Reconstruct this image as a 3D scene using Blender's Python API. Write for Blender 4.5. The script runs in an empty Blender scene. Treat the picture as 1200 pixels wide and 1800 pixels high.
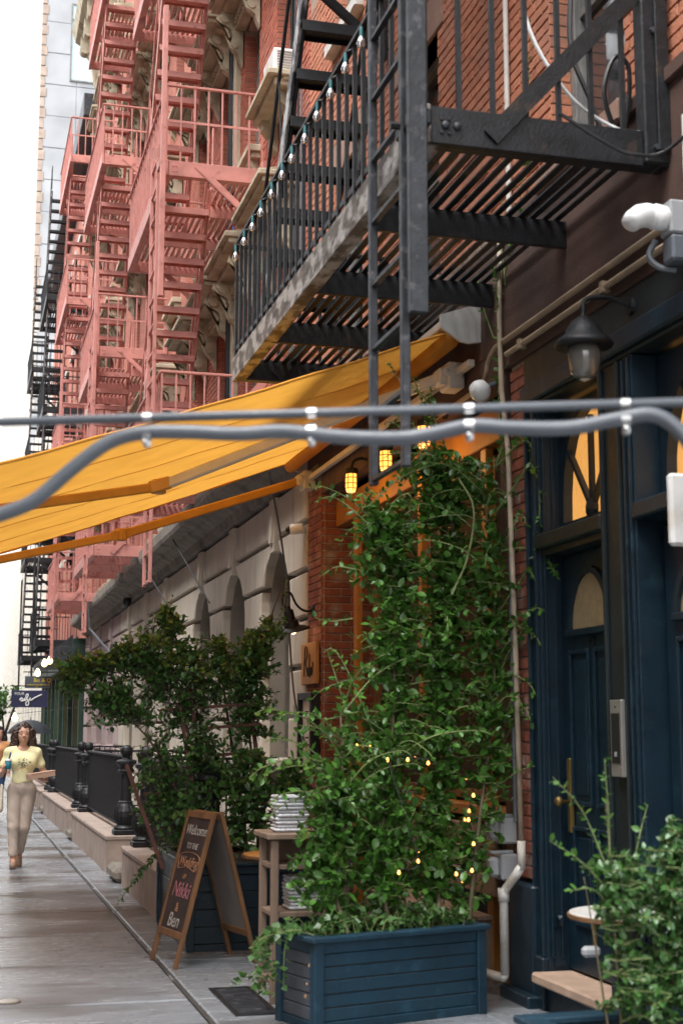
import bpy, math, random
import numpy as np
from mathutils import Vector, Matrix
random.seed(7); rng = np.random.default_rng(7)
R = math.radians
scene = bpy.context.scene
C = scene.collection
# ---------------------------------------------------------------- camera, sky, sun, exposure
cam = bpy.data.objects.new('camera', bpy.data.cameras.new('camera')); C.objects.link(cam)
cam.location = (0, 0, 1.6); cam.rotation_euler = (R(90 + 8.822), 0, R(-15.002))
cam.data.sensor_fit = 'HORIZONTAL'; cam.data.sensor_width = 24; cam.data.lens = 50
cam.data.clip_start = .05; cam.data.clip_end = 2000
cam.data.dof.use_dof = True; cam.data.dof.focus_distance = 15.5; cam.data.dof.aperture_fstop = 3.2
scene.camera = cam
world = bpy.data.worlds.new('World'); scene.world = world; world.use_nodes = True
SUN_EL, SUN_AZ = 58, 240          # azimuth the light comes from, clockwise from +Y
wn = world.node_tree.nodes; wl = world.node_tree.links
sky = wn.new('ShaderNodeTexSky'); sky.sky_type = 'NISHITA'; sky.sun_disc = False
sky.sun_elevation = R(SUN_EL); sky.sun_rotation = R(SUN_AZ); sky.dust_density = 2.5; sky.air_density = 1
hs = wn.new('ShaderNodeHueSaturation'); hs.inputs['Saturation'].default_value = .10
bg = wn['Background']; bg.inputs['Strength'].default_value = .15
wl.new(sky.outputs[0], hs.inputs['Color']); wl.new(hs.outputs[0], bg.inputs['Color'])
sl = bpy.data.lights.new('sun', 'SUN'); sl.energy = 1.2; sl.angle = R(40); sl.color = (1, .99, .97)
so = bpy.data.objects.new('sun', sl); C.objects.link(so)
d = Vector((math.sin(R(SUN_AZ)) * math.cos(R(SUN_EL)), math.cos(R(SUN_AZ)) * math.cos(R(SUN_EL)), math.sin(R(SUN_EL))))
so.rotation_euler = d.to_track_quat('Z', 'Y').to_euler(); so.location = (-6, 0, 30)
scene.view_settings.view_transform = 'Standard'; scene.view_settings.look = 'None'
scene.view_settings.gamma = 1; scene.view_settings.exposure = 2.0
# ---------------------------------------------------------------- materials
MATS = {}
def mat(name, col, rough=.6, var=.15, scale=6., bump=.0, bscale=40., metal=0., spec=.5, rnd=0., dirt=None, wet=None, specks=0, dscale=3., dlo=.5, dhi=.7, emit=None, es=1., trans=0., stretch=None, coat=0.):
    """principled material: base colour with two noise layers, optional stain colour, fine bump, per-piece variation"""
    m = bpy.data.materials.new(name); m.use_nodes = True; MATS[name] = m
    n = m.node_tree.nodes; l = m.node_tree.links; b = n['Principled BSDF']
    geo = n.new('ShaderNodeNewGeometry'); pos = geo.outputs['Position']
    if stretch:
        vm = n.new('ShaderNodeVectorMath'); vm.operation = 'MULTIPLY'; vm.inputs[1].default_value = stretch
        l.new(pos, vm.inputs[0]); spos = vm.outputs[0]
    else: spos = pos
    def noise(sc, det=5, p=None):
        t = n.new('ShaderNodeTexNoise'); t.inputs['Scale'].default_value = sc; t.inputs['Detail'].default_value = det
        l.new(p if p is not None else spos, t.inputs['Vector']); return t.outputs['Fac']
    def math_(op, a, c):
        q = n.new('ShaderNodeMath'); q.operation = op
        for i, v in enumerate((a, c)):
            if isinstance(v, (int, float)): q.inputs[i].default_value = v
            else: l.new(v, q.inputs[i])
        return q.outputs[0]
    def mixc(f, a, c, bt='MIX'):
        q = n.new('ShaderNodeMix'); q.data_type = 'RGBA'; q.blend_type = bt
        if isinstance(f, (int, float)): q.inputs['Factor'].default_value = f
        else: l.new(f, q.inputs['Factor'])
        for key, v in (('A', a), ('B', c)):
            s = [i for i in q.inputs if i.name == key and i.type == 'RGBA'][0]
            if isinstance(v, tuple): s.default_value = (*v[:3], 1)
            else: l.new(v, s)
        return [o for o in q.outputs if o.type == 'RGBA'][0]
    def ramp(f, lo, hi):
        q = n.new('ShaderNodeMapRange'); q.inputs['From Min'].default_value = lo; q.inputs['From Max'].default_value = hi
        l.new(f, q.inputs['Value']); return q.outputs[0]
    f = ramp(noise(scale), .3, .7)
    if rnd:
        oi = n.new('ShaderNodeObjectInfo')
        r_ = math_('FRACT', math_('ADD', oi.outputs['Random'], geo.outputs['Random Per Island']), 0.)
        f = math_('ADD', math_('MULTIPLY', f, 1 - rnd), math_('MULTIPLY', r_, rnd))
    lo = tuple(c * (1 - var) for c in col); hi = tuple(min(1, c * (1 + var)) for c in col)
    c = mixc(f, lo, hi)
    dm = ramp(noise(dscale, 8), dlo, dhi) if dirt else None
    if dirt: c = mixc(dm, c, dirt)
    if specks:
        vo = n.new('ShaderNodeTexVoronoi'); vo.inputs['Scale'].default_value = specks; l.new(pos, vo.inputs['Vector'])
        c = mixc(ramp(vo.outputs['Distance'], .10, .05), c, (.05, .047, .045))
        cr = n.new('ShaderNodeTexVoronoi'); cr.feature = 'DISTANCE_TO_EDGE'; cr.inputs['Scale'].default_value = .55
        wv = n.new('ShaderNodeVectorMath'); wv.operation = 'ADD'; tn = n.new('ShaderNodeTexNoise'); tn.inputs['Scale'].default_value = 2.5; l.new(pos, tn.inputs['Vector']); l.new(pos, wv.inputs[0]); l.new(tn.outputs['Color'], wv.inputs[1]); l.new(wv.outputs[0], cr.inputs['Vector'])
        c = mixc(math_('MULTIPLY', ramp(cr.outputs['Distance'], .006, .0), ramp(noise(.8, 3, pos), .55, .6)), c, (.03, .028, .026))
    l.new(c, b.inputs['Base Color'])
    b.inputs['Roughness'].default_value = rough; b.inputs['Metallic'].default_value = metal
    b.inputs['Specular IOR Level'].default_value = spec; b.inputs['Coat Weight'].default_value = coat
    rr = math_('ADD', math_('MULTIPLY', noise(scale * 2.3, 4), .3), rough - .15)
    if wet is not None: rr = math_('ADD', math_('MULTIPLY', rr, math_('SUBTRACT', 1, dm)), math_('MULTIPLY', dm, wet))
    l.new(rr, b.inputs['Roughness'])
    if bump:
        bp = n.new('ShaderNodeBump'); bp.inputs['Strength'].default_value = bump; bp.inputs['Distance'].default_value = .01
        l.new(noise(bscale, 6), bp.inputs['Height']); l.new(bp.outputs[0], b.inputs['Normal'])
    if emit: b.inputs['Emission Color'].default_value = (*emit, 1); b.inputs['Emission Strength'].default_value = es
    if trans:
        t = n.new('ShaderNodeBsdfTranslucent'); l.new(c, t.inputs['Color'])
        mx = n.new('ShaderNodeMixShader'); mx.inputs[0].default_value = trans
        l.new(b.outputs[0], mx.inputs[1]); l.new(t.outputs[0], mx.inputs[2]); l.new(mx.outputs[0], n['Material Output'].inputs[0])
    return m
def brickmat(name, c1, c2, mortar, bw=.215, bh=.075):
    m = mat(name, c1, .85, .2); n = m.node_tree.nodes; l = m.node_tree.links; b = n['Principled BSDF']
    geo = [x for x in n if x.type == 'NEW_GEOMETRY'][0]
    sx = n.new('ShaderNodeSeparateXYZ'); cx = n.new('ShaderNodeCombineXYZ'); l.new(geo.outputs['Position'], sx.inputs[0])
    l.new(sx.outputs[1], cx.inputs[0]); l.new(sx.outputs[2], cx.inputs[1])
    t = n.new('ShaderNodeTexBrick'); l.new(cx.outputs[0], t.inputs['Vector'])
    t.inputs['Color1'].default_value = (*c1, 1); t.inputs['Color2'].default_value = (*c2, 1); t.inputs['Mortar'].default_value = (*mortar, 1)
    t.inputs['Scale'].default_value = 1; t.inputs['Brick Width'].default_value = bw; t.inputs['Row Height'].default_value = bh
    t.inputs['Mortar Size'].default_value = .006
    l.new(t.outputs['Color'], b.inputs['Base Color'])
    bp = n.new('ShaderNodeBump'); bp.inputs['Strength'].default_value = .6; bp.inputs['Distance'].default_value = .01; bp.invert = True
    l.new(t.outputs['Fac'], bp.inputs['Height']); l.new(bp.outputs[0], b.inputs['Normal'])
    return m
brick_o = mat('brick_orange', (.47, .18, .10), .85, .25, 14, .5, 90, rnd=.6, dirt=(.36, .17, .115), dscale=2)
brick_r = mat('brick_red', (.39, .115, .07), .85, .25, 14, .4, 90, rnd=.6, dirt=(.36, .15, .11), dscale=1.5)
brick_d = mat('brick_weathered', (.25, .075, .045), .85, .4, 12, .6, 80, rnd=.55, dirt=(.34, .28, .24), dscale=5, dlo=.55, dhi=.75)
brick_t2 = brickmat('brick_far_red', (.41, .125, .08), (.32, .09, .06), (.35, .22, .17))
brick_op = brickmat('brick_across_street', (.2, .1, .075), (.15, .075, .06), (.2, .16, .14))
brick_t3 = brickmat('brick_far_pale', (.56, .52, .45), (.44, .41, .36), (.14, .13, .12), .6, .3)
mortar = mat('mortar', (.3, .22, .17), .95, .2, 20, .4)
mortar_l = mat('mortar_light', (.36, .27, .22), .95, .2, 20, .4)
brown = mat('brownstone', (.082, .043, .032), .85, .2, 3, .35, 60, dirt=(.05, .028, .022), dscale=1.4)
brown_l = mat('brownstone_light', (.3, .18, .135), .85, .15, 4, .3, 60)
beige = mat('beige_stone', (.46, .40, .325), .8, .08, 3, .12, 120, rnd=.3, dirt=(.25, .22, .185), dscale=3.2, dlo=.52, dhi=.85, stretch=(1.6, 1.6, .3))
beige_shade = mat('beige_recess_shaded', (.20, .172, .14), .85, .1, 3, .15, 90)  # darker copy of the beige: shade of grooves and arch reveals put into the colour
lilac = mat('lilac_stone', (.34, .26, .25), .8, .1, 3, .15, 90)
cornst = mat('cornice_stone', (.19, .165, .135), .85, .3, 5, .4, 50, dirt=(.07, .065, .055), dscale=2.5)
olive = mat('carved_stone', (.43, .375, .27), .85, .2, 8, .35, 60, dirt=(.2, .16, .1), dscale=4, dlo=.5, dhi=.75)
curbst = mat('curb_stone', (.35, .27, .225), .75, .15, 5, .25, 80, dirt=(.24, .19, .16), dscale=2.2)
iron = mat('black_iron', (.009, .010, .012), .5, .5, 12, .3, 60, spec=.4, dirt=(.03, .02, .015), dscale=8, dlo=.62, dhi=.7)
iron_g = mat('worn_grey_iron', (.026, .029, .035), .5, .45, 10, .3, 50, spec=.45, dirt=(.11, .11, .12), dscale=14, dlo=.58, dhi=.72)
ironwhite = mat('worn_white_iron', (.05, .05, .055), .5, .4, 10, .4, 40, dirt=(.42, .42, .43), dscale=9, dlo=.42, dhi=.56)
ironworn = mat('peeling_beam', (.09, .075, .062), .7, .5, 10, .8, 30, dirt=(.34, .32, .30), dscale=11, dlo=.45, dhi=.58, stretch=(1, .55, 1))
pinkm = mat('pink_paint', (.52, .215, .18), .5, .16, 5, .25, 50, dirt=(.27, .085, .065), dscale=7, dlo=.6, dhi=.72)
fabric = mat('awning_fabric', (.72, .355, .055), .8, .06, 4, .15, 300, trans=.5, dirt=(.63, .29, .04), dscale=1.3, dlo=.5, dhi=.75)
awnframe = mat('awning_frame', (.62, .30, .05), .5, .1)
awnwhite = mat('awning_white_metal', (.62, .56, .48), .5, .1)
orangew = mat('orange_paint', (.36, .14, .018), .55, .12, 4, .2, 50)
galv = mat('grey_conduit', (.105, .118, .135), .38, .12, 9, .1, 60, spec=.6)
chrome = mat('clamp_metal', (.48, .48, .48), .3, .1, metal=.9)
blue = mat('blue_paint', (.0032, .0155, .027), .42, .2, 5, .25, 60, spec=.5, dirt=(.009, .032, .05), dscale=7, dlo=.6, dhi=.75)
blue_p = mat('blue_planter_paint', (.006, .030, .051), .5, .25, 4, .35, 50, dirt=(.02, .062, .098), dscale=9, dlo=.6, dhi=.75)
blue_side = mat('grey_planter_boards', (.055, .062, .075), .6, .25, 4, .3, 50)
darkp = mat('dark_green_paint', (.010, .016, .018), .45, .2, 4, .2)
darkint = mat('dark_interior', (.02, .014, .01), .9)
glass = mat('window_glass', (.03, .035, .04), .12, .2, 2, spec=1.)
glass.node_tree.nodes['Principled BSDF'].inputs['Coat Weight'].default_value = .6
glass_b = mat('pale_blue_glass', (.16, .2, .22), .2, .2, 1.5, spec=.8)
glass_w = mat('warm_lit_glass', (.3, .16, .06), .3, .4, 4, emit=(.9, .42, .1), es=.22, spec=.6)
glass_f = mat('frosted_glass', (.30, .23, .13), .45, .15, 30, .3, 80)
frame_g = mat('grey_window_frame', (.16, .16, .155), .6, .2, 5, .2, dirt=(.25, .24, .22), dscale=6)
white = mat('white_plastic', (.75, .75, .74), .45, .05)
offw = mat('off_white_metal', (.55, .54, .52), .5, .12, 6, .1, dirt=(.4, .33, .24), dscale=4, dlo=.55, dhi=.8)
pvc = mat('white_pipe', (.6, .58, .54), .5, .12, 6, dirt=(.42, .38, .32), dscale=8)
pipe_t = mat('tan_pipe', (.36, .29, .21), .6, .2, 6, dirt=(.25, .2, .15), dscale=5)
taupe = mat('taupe_frame', (.10, .085, .07), .6, .2)
cable_m = mat('tan_conduit', (.33, .25, .17), .6, .15)
rubber = mat('black_cable', (.015, .015, .017), .5)
bluecable = mat('blue_cable', (.02, .08, .3), .5)
greybox = mat('grey_box', (.3, .31, .32), .5, .1)
woodm = mat('brown_wood', (.16, .075, .03), .6, .35, 8, .4, 40, stretch=(1, 1, .15))
woodg = mat('weathered_wood', (.18, .12, .085), .75, .3, 8, .4, 40, stretch=(1, 1, .15))
trellm = mat('trellis_wood', (.10, .035, .022), .7, .3, 8, .3)
signw = mat('sign_wood', (.42, .2, .055), .6, .15, 6, .2, 40)
chalk = mat('chalkboard', (.035, .022, .02), .75, .4, 5, .1)
boardback = mat('board_back', (.16, .14, .125), .8, .15, 4)
chalkw = mat('chalk_white', (.36, .33, .30), .9, .5, 60); chalkp = mat('chalk_pink', (.36, .13, .15), .9, .5, 60); chalko = mat('chalk_orange', (.36, .17, .09), .9, .5, 60)
ink = mat('black_ink', (.012, .012, .012), .6)
pave = mat('wet_pavement', (.235, .25, .27), .25, .22, 2.2, .2, 140, rnd=.3, dirt=(.085, .08, .077), wet=.08, specks=4.5, dscale=.55, dlo=.52, dhi=.62, stretch=(.8, 1.9, 1))
jointm = mat('pavement_joint', (.018, .016, .015), .4, .3)
kerbp = mat('pale_joint_strip', (.05, .047, .045), .5, .25, 9, .2, dirt=(.3, .3, .3), dscale=2.2, dlo=.6, dhi=.62, stretch=(6, 1, 1))
asphalt = mat('asphalt', (.05, .05, .052), .5, .3, 8, .4, 120)
leafA = mat('leaf_green', (.056, .15, .022), .36, .75, 9, rnd=.65, spec=.5, trans=.25, dirt=(.10, .18, .03), dscale=3, dlo=.6, dhi=.75)
leafB = mat('leaf_dark', (.06, .15, .038), .33, .6, 9, rnd=.6, spec=.65, trans=.25, dirt=(.11, .16, .035), dscale=5, dlo=.68, dhi=.78)
leafC = mat('leaf_ivy', (.06, .14, .035), .4, .4, 9, rnd=.5, trans=.25)
stem = mat('vine_stem', (.12, .095, .05), .7, .3, 8); stem_d = mat('dark_stem', (.055, .035, .025), .7, .3, 8); stem_g = mat('green_stem', (.16, .2, .07), .6, .2)
soil = mat('potting_soil', (.03, .02, .014), .95, .3, 20, .6)
skin = mat('skin', (.52, .29, .2), .5, .06, 9); hairm = mat('brown_hair', (.045, .022, .014), .45, .5, 40); hairb = mat('black_hair', (.012, .010, .01), .45, .4)
tee = mat('pale_yellow_tee', (.78, .73, .42), .85, .05, 10, .2, 60); pants = mat('beige_trousers', (.47, .385, .32), .8, .06, 10, .3, 40)
canvas = mat('canvas_tote', (.60, .53, .42), .85, .06, 10, .2, 200); teal = mat('teal_cup', (.01, .16, .22), .5); cardboard = mat('cardboard', (.47, .30, .215), .8, .06)
shoe = mat('tan_shoe', (.30, .19, .13), .7); shoe_s = mat('shoe_sole', (.03, .02, .017), .7); navy = mat('navy_strap', (.02, .06, .12), .7); jeans = mat('blue_jeans', (.025, .06, .14), .8); tanm = mat('tan_top', (.5, .24, .1), .8); lipm = mat('lips', (.42, .13, .11), .5); plasticb = mat('black_plastic', (.015, .015, .016), .4)
bulb_on = mat('lit_bulb', (1, .6, .3), .4, emit=(1, .38, .06), es=1.5)
bulb_hot = mat('lit_lamp', (1, .85, .6), .4, emit=(1, .62, .26), es=5.)
cageglow = mat('lit_ribbed_glass', (1, .6, .3), .4, emit=(1, .33, .05), es=.75)
farlamp = mat('far_lit_lamp', (1, .9, .7), .4, emit=(1, .7, .32), es=2.2)
clearg = mat('clear_bulb', (.7, .72, .73), .15, .02, 20, spec=.6); clearg.node_tree.nodes['Principled BSDF'].inputs['Transmission Weight'].default_value = .93; tealp = mat('teal_socket', (.05, .18, .2), .5)
navysign = mat('navy_sign', (.012, .014, .055), .5); greysign = mat('slate_sign', (.06, .075, .095), .5); yellowp = mat('yellow_letter', (.7, .52, .04), .6)
marble = mat('marble_top', (.62, .60, .57), .3, .12, 6); stepstone = mat('sandstone_step', (.42, .29, .21), .7, .2, 5, .3)
paleb = mat('pale_concrete_block', (.34, .35, .365), .85, .18, .35, dirt=(.27, .285, .3), dscale=.4); cream = mat('cream_render', (.46, .43, .385), .85, .08, .6); tanb = mat('tan_quoin', (.36, .28, .23), .85, .2, 2)
greensh = mat('green_shopfront', (.012, .035, .024), .45, .3, 4); amber = mat('amber_shop', (.6, .3, .07), .6, .2, emit=(.9, .45, .1), es=.25)
napkin = mat('folded_cloth', (.5, .5, .52), .8, .25, 60); steel = mat('brushed_steel', (.42, .40, .37), .35, .1, metal=.7); brassm = mat('aged_brass', (.22, .15, .05), .4, .2, metal=.7)
lampgl = mat('clear_lamp_glass', (.10, .095, .085), .15, .2, spec=1.); umbm = mat('umbrella_cloth', (.022, .026, .032), .6, .2); red = mat('red_ink', (.5, .04, .03), .6); deadleaf = mat('dry_leaf', (.4, .25, .11), .7, .3, rnd=.4)
acgrill = mat('ac_grille', (.3, .28, .24), .6, .2)
# ---------------------------------------------------------------- mesh helpers
class MB:
    def __init__(s): s.v = []; s.f = []; s.m = []
    def add(s, vs, fs, mi=0):
        o = len(s.v); s.v += [tuple(p) for p in vs]; s.f += [tuple(i + o for i in f) for f in fs]; s.m += [mi] * len(fs); return s
    def box(s, x0, x1, y0, y1, z0, z1, bev=0, mi=0):
        if bev:
            b = min(bev, (x1 - x0) / 2.2, (y1 - y0) / 2.2, (z1 - z0) / 2.2)
            return s.bevbox((x0 + x1) / 2, (y0 + y1) / 2, (z0 + z1) / 2, x1 - x0, y1 - y0, z1 - z0, b, None, mi)
        return s.add([(x0, y0, z0), (x1, y0, z0), (x1, y1, z0), (x0, y1, z0), (x0, y0, z1), (x1, y0, z1), (x1, y1, z1), (x0, y1, z1)],
                     [(0, 3, 2, 1), (4, 5, 6, 7), (0, 1, 5, 4), (1, 2, 6, 5), (2, 3, 7, 6), (3, 0, 4, 7)], mi)
    def bevbox(s, cx, cy, cz, sx, sy, sz, b, rot=None, mi=0):
        import itertools
        P = {}
        vs = []
        for sg in itertools.product((-1, 1), repeat=3):
            for ax in range(3):
                p = [sg[i] * ((sx, sy, sz)[i] / 2 - (0 if i == ax else b)) for i in range(3)]
                P[(sg, ax)] = len(vs); vs.append(p)
        fs = []
        for ax in range(3):
            o = [i for i in range(3) if i != ax]
            for sgn in (-1, 1):
                ring = []
                for a, c in ((-1, -1), (1, -1), (1, 1), (-1, 1)):
                    g = [0, 0, 0]; g[ax] = sgn; g[o[0]] = a; g[o[1]] = c; ring.append(P[(tuple(g), ax)])
                fs.append(ring)
        for ax in range(3):           # edges along ax
            o = [i for i in range(3) if i != ax]
            for a in (-1, 1):
                for c in (-1, 1):
                    g0 = [0, 0, 0]; g0[ax] = -1; g0[o[0]] = a; g0[o[1]] = c; g1 = list(g0); g1[ax] = 1
                    fs.append([P[(tuple(g0), o[0])], P[(tuple(g1), o[0])], P[(tuple(g1), o[1])], P[(tuple(g0), o[1])]])
        for sg in itertools.product((-1, 1), repeat=3): fs.append([P[(sg, 0)], P[(sg, 1)], P[(sg, 2)]])
        M = rot if rot is not None else Matrix.Identity(3); c0 = Vector((cx, cy, cz))
        vs = [c0 + M @ Vector(p) for p in vs]; cen = c0; out = []
        for f in fs:                  # outward winding
            a, b_, c_ = vs[f[0]], vs[f[1]], vs[f[2]]
            nn = (b_ - a).cross(c_ - a); mid = sum((vs[i] for i in f), Vector()) / len(f)
            out.append(f if nn.dot(mid - cen) > 0 else f[::-1])
        return s.add(vs, out, mi)
    def bar(s, a, b, w, h, up=(0, 0, 1), mi=0, bev=0):
        """rectangular bar from a to b, w across, h along up"""
        a = Vector(a); b = Vector(b); d = (b - a); L = d.length; d.normalize()
        u = Vector(up); x = d.cross(u)
        if x.length < 1e-4: x = d.cross(Vector((1, 0, 0)))
        x.normalize(); u = x.cross(d); M = Matrix((x, d, u)).transposed(); c = (a + b) / 2
        if bev: return s.bevbox(c.x, c.y, c.z, w, L, h, bev, M, mi)
        vs = [c + M @ Vector((i * w / 2, j * L / 2, k * h / 2)) for k in (-1, 1) for i, j in ((-1, -1), (1, -1), (1, 1), (-1, 1))]
        return s.add(vs, [(0, 3, 2, 1), (4, 5, 6, 7), (0, 1, 5, 4), (1, 2, 6, 5), (2, 3, 7, 6), (3, 0, 4, 7)], mi)
    def tube(s, pts, r, n=8, cap=True, mi=0):
        pts = [Vector(p) for p in pts]; rs = r if isinstance(r, (list, tuple)) else [r] * len(pts)
        o = len(s.v); prev = None
        for i, p in enumerate(pts):
            d = (pts[min(i + 1, len(pts) - 1)] - pts[max(i - 1, 0)]).normalized()
            if prev is None:
                prev = d.orthogonal().normalized()
            x = (prev - d * prev.dot(d)); x = x.normalized() if x.length > 1e-6 else d.orthogonal().normalized(); prev = x; y = d.cross(x)
            for k in range(n):
                a = 2 * math.pi * k / n; s.v.append(tuple(p + (x * math.cos(a) + y * math.sin(a)) * rs[i]))
        for i in range(len(pts) - 1):
            for k in range(n):
                k2 = (k + 1) % n; s.f.append((o + i * n + k, o + i * n + k2, o + (i + 1) * n + k2, o + (i + 1) * n + k)); s.m.append(mi)
        if cap:
            s.f.append(tuple(o + k for k in range(n))[::-1]); s.f.append(tuple(o + (len(pts) - 1) * n + k for k in range(n))); s.m += [mi, mi]
        return s
    def lathe(s, prof, c, n=20, mi=0, ax=(0, 0, 1)):
        """prof: list of (radius, height) along ax from c"""
        ax = Vector(ax).normalized(); x = ax.orthogonal().normalized(); y = ax.cross(x); c = Vector(c); o = len(s.v)
        for r, h in prof:
            for k in range(n):
                a = 2 * math.pi * k / n; s.v.append(tuple(c + ax * h + (x * math.cos(a) + y * math.sin(a)) * max(r, 1e-4)))
        for i in range(len(prof) - 1):
            for k in range(n):
                k2 = (k + 1) % n; s.f.append((o + i * n + k, o + i * n + k2, o + (i + 1) * n + k2, o + (i + 1) * n + k)); s.m.append(mi)
        s.f.append(tuple(o + k for k in range(n))[::-1]); s.f.append(tuple(o + (len(prof) - 1) * n + k for k in range(n))); s.m += [mi, mi]
        return s
    def prism(s, poly, vec, mi=0):
        """polygon (3d points) extruded by vec"""
        n = len(poly); v = Vector(vec); p = [Vector(q) for q in poly]
        s.add(p + [q + v for q in p], [tuple(range(n)), tuple(range(n, 2 * n))[::-1]] + [(i, i + n, (i + 1) % n + n, (i + 1) % n) for i in range(n)], mi); return s
    def build(s, name, m, parent=None, smooth=False, fix=False):
        me = bpy.data.meshes.new(name); me.from_pydata(s.v, [], s.f)
        for q in (m if isinstance(m, (list, tuple)) else [m]): me.materials.append(q)
        if any(s.m): me.polygons.foreach_set('material_index', s.m)
        if smooth: me.polygons.foreach_set('use_smooth', [True] * len(s.f))
        if fix:
            import bmesh
            bm = bmesh.new(); bm.from_mesh(me); bmesh.ops.recalc_face_normals(bm, faces=bm.faces); bm.to_mesh(me); bm.free()
        me.update()
        return link(bpy.data.objects.new(name, me), parent)
def link(o, parent=None):
    C.objects.link(o)
    if parent is not None:
        o.parent = parent
        q = parent; off = Vector()
        while q is not None: off += q.location; q = q.parent
        o.location = o.location - off
    return o
def tag(o, label=None, cat=None, group=None, kind=None):
    for k, v in (('label', label), ('category', cat), ('group', group), ('kind', kind)):
        if v: o[k] = v
    return o
def thing(name, label, cat, loc=(0, 0, 0), group=None):
    o = bpy.data.objects.new(name, None); o.empty_display_size = .1; C.objects.link(o); o.location = loc
    return tag(o, label, cat, group)
def struct(o): o['kind'] = 'structure'; return o
def inst(name, mesh, loc, parent, rot=(0, 0, 0), sc=(1, 1, 1)):
    o = bpy.data.objects.new(name, mesh); o.location = loc; o.rotation_euler = rot; o.scale = sc
    return link(o, parent)
def mesh_of(mb, name, m, smooth=False):
    o = mb.build(name, m, None, smooth); me = o.data; bpy.data.objects.remove(o); return me
def copy_tree(o, dl=(0, 0, 0), parent=None, ok=lambda c: True):
    c = o.copy(); C.objects.link(c); c.parent = parent
    if parent is None: c.location = o.location + Vector(dl)
    for ch in o.children:
        if ok(ch): copy_tree(ch, (0, 0, 0), c, ok)
    return c
def bez(p, n=12):
    """Catmull-Rom through points"""
    p = [Vector(q) for q in p]; P = [2 * p[0] - p[1]] + p + [2 * p[-1] - p[-2]]; out = []
    for i in range(1, len(P) - 2):
        for k in range(n):
            t = k / n; a, b, c, d = P[i - 1:i + 3]
            out.append(.5 * ((2 * b) + (c - a) * t + (2 * a - 5 * b + 4 * c - d) * t * t + (3 * b - a - 3 * c + d) * t ** 3))
    return out + [p[-1]]
def text(name, body, size, m, parent, origin, xdir, ydir, depth=.002, shear=0, align='CENTER', sx=1):
    cu = bpy.data.curves.new(name, 'FONT'); cu.body = body; cu.size = size; cu.align_x = align; cu.align_y = 'CENTER'; cu.extrude = depth; cu.shear = shear; cu.resolution_u = 3
    t = bpy.data.objects.new(name, cu); C.objects.link(t); dg = bpy.context.evaluated_depsgraph_get()
    me = bpy.data.meshes.new_from_object(t.evaluated_get(dg)); bpy.data.objects.remove(t); me.materials.clear(); me.materials.append(m)
    x = Vector(xdir).normalized(); y = Vector(ydir).normalized(); z = x.cross(y); o_ = Vector(origin)
    for v in me.vertices: c = v.co.copy(); v.co = o_ + x * c.x * sx + y * c.y + z * c.z
    return link(bpy.data.objects.new(name, me), parent)
# ---------------------------------------------------------------- setting: ground, pavement, road
FX = 3.4                                                   # street face of the house row
MB().add([(-300, -60, -.16), (300, -60, -.16), (300, 700, -.16), (-300, 700, -.16)], [(0, 1, 2, 3)])
g = MB().add([(-300, -60, -.16), (300, -60, -.16), (300, 700, -.16), (-300, 700, -.16)], [(0, 1, 2, 3)]).build('ground', asphalt); struct(g)
road = MB().add([(-9.5, -30, -.13), (-1.95, -30, -.13), (-1.95, 300, -.13), (-9.5, 300, -.13)], [(0, 1, 2, 3)]).build('road', asphalt); struct(road)
pv = MB().box(-1.7, 9, -12, 200, -.15, -.02).build('pavement', jointm); struct(pv)
kerb = MB()
for k in range(60): kerb.box(-1.95, -1.71, -12 + k * 2.0, -10.012 + k * 2.0, -.15, .0, .015)
struct(kerb.build('kerb', curbst))
cols = [(-1.70, -.13), (-.12, 1.43), (1.468, 3.0), (3.005, 4.4)]
slabm = {}
for ci, (xa, xb) in enumerate(cols):
    for k in range(-4, 36):
        ya = 7.4 + 1.5 * k; w = xb - xa
        me = slabm.setdefault(ci, mesh_of(MB().bevbox(0, 0, 0, w - .004, 1.466, .06, .008), 'paving_slab', pave))
        o = inst('paving_slab', me, ((xa + xb) / 2, ya + .75, -.03 + rng.uniform(-.0025, .0025)), pv)
MB().box(1.435, 1.462, -8, 60, -.05, -.003).build('joint_strip', kerbp, pv)
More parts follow.
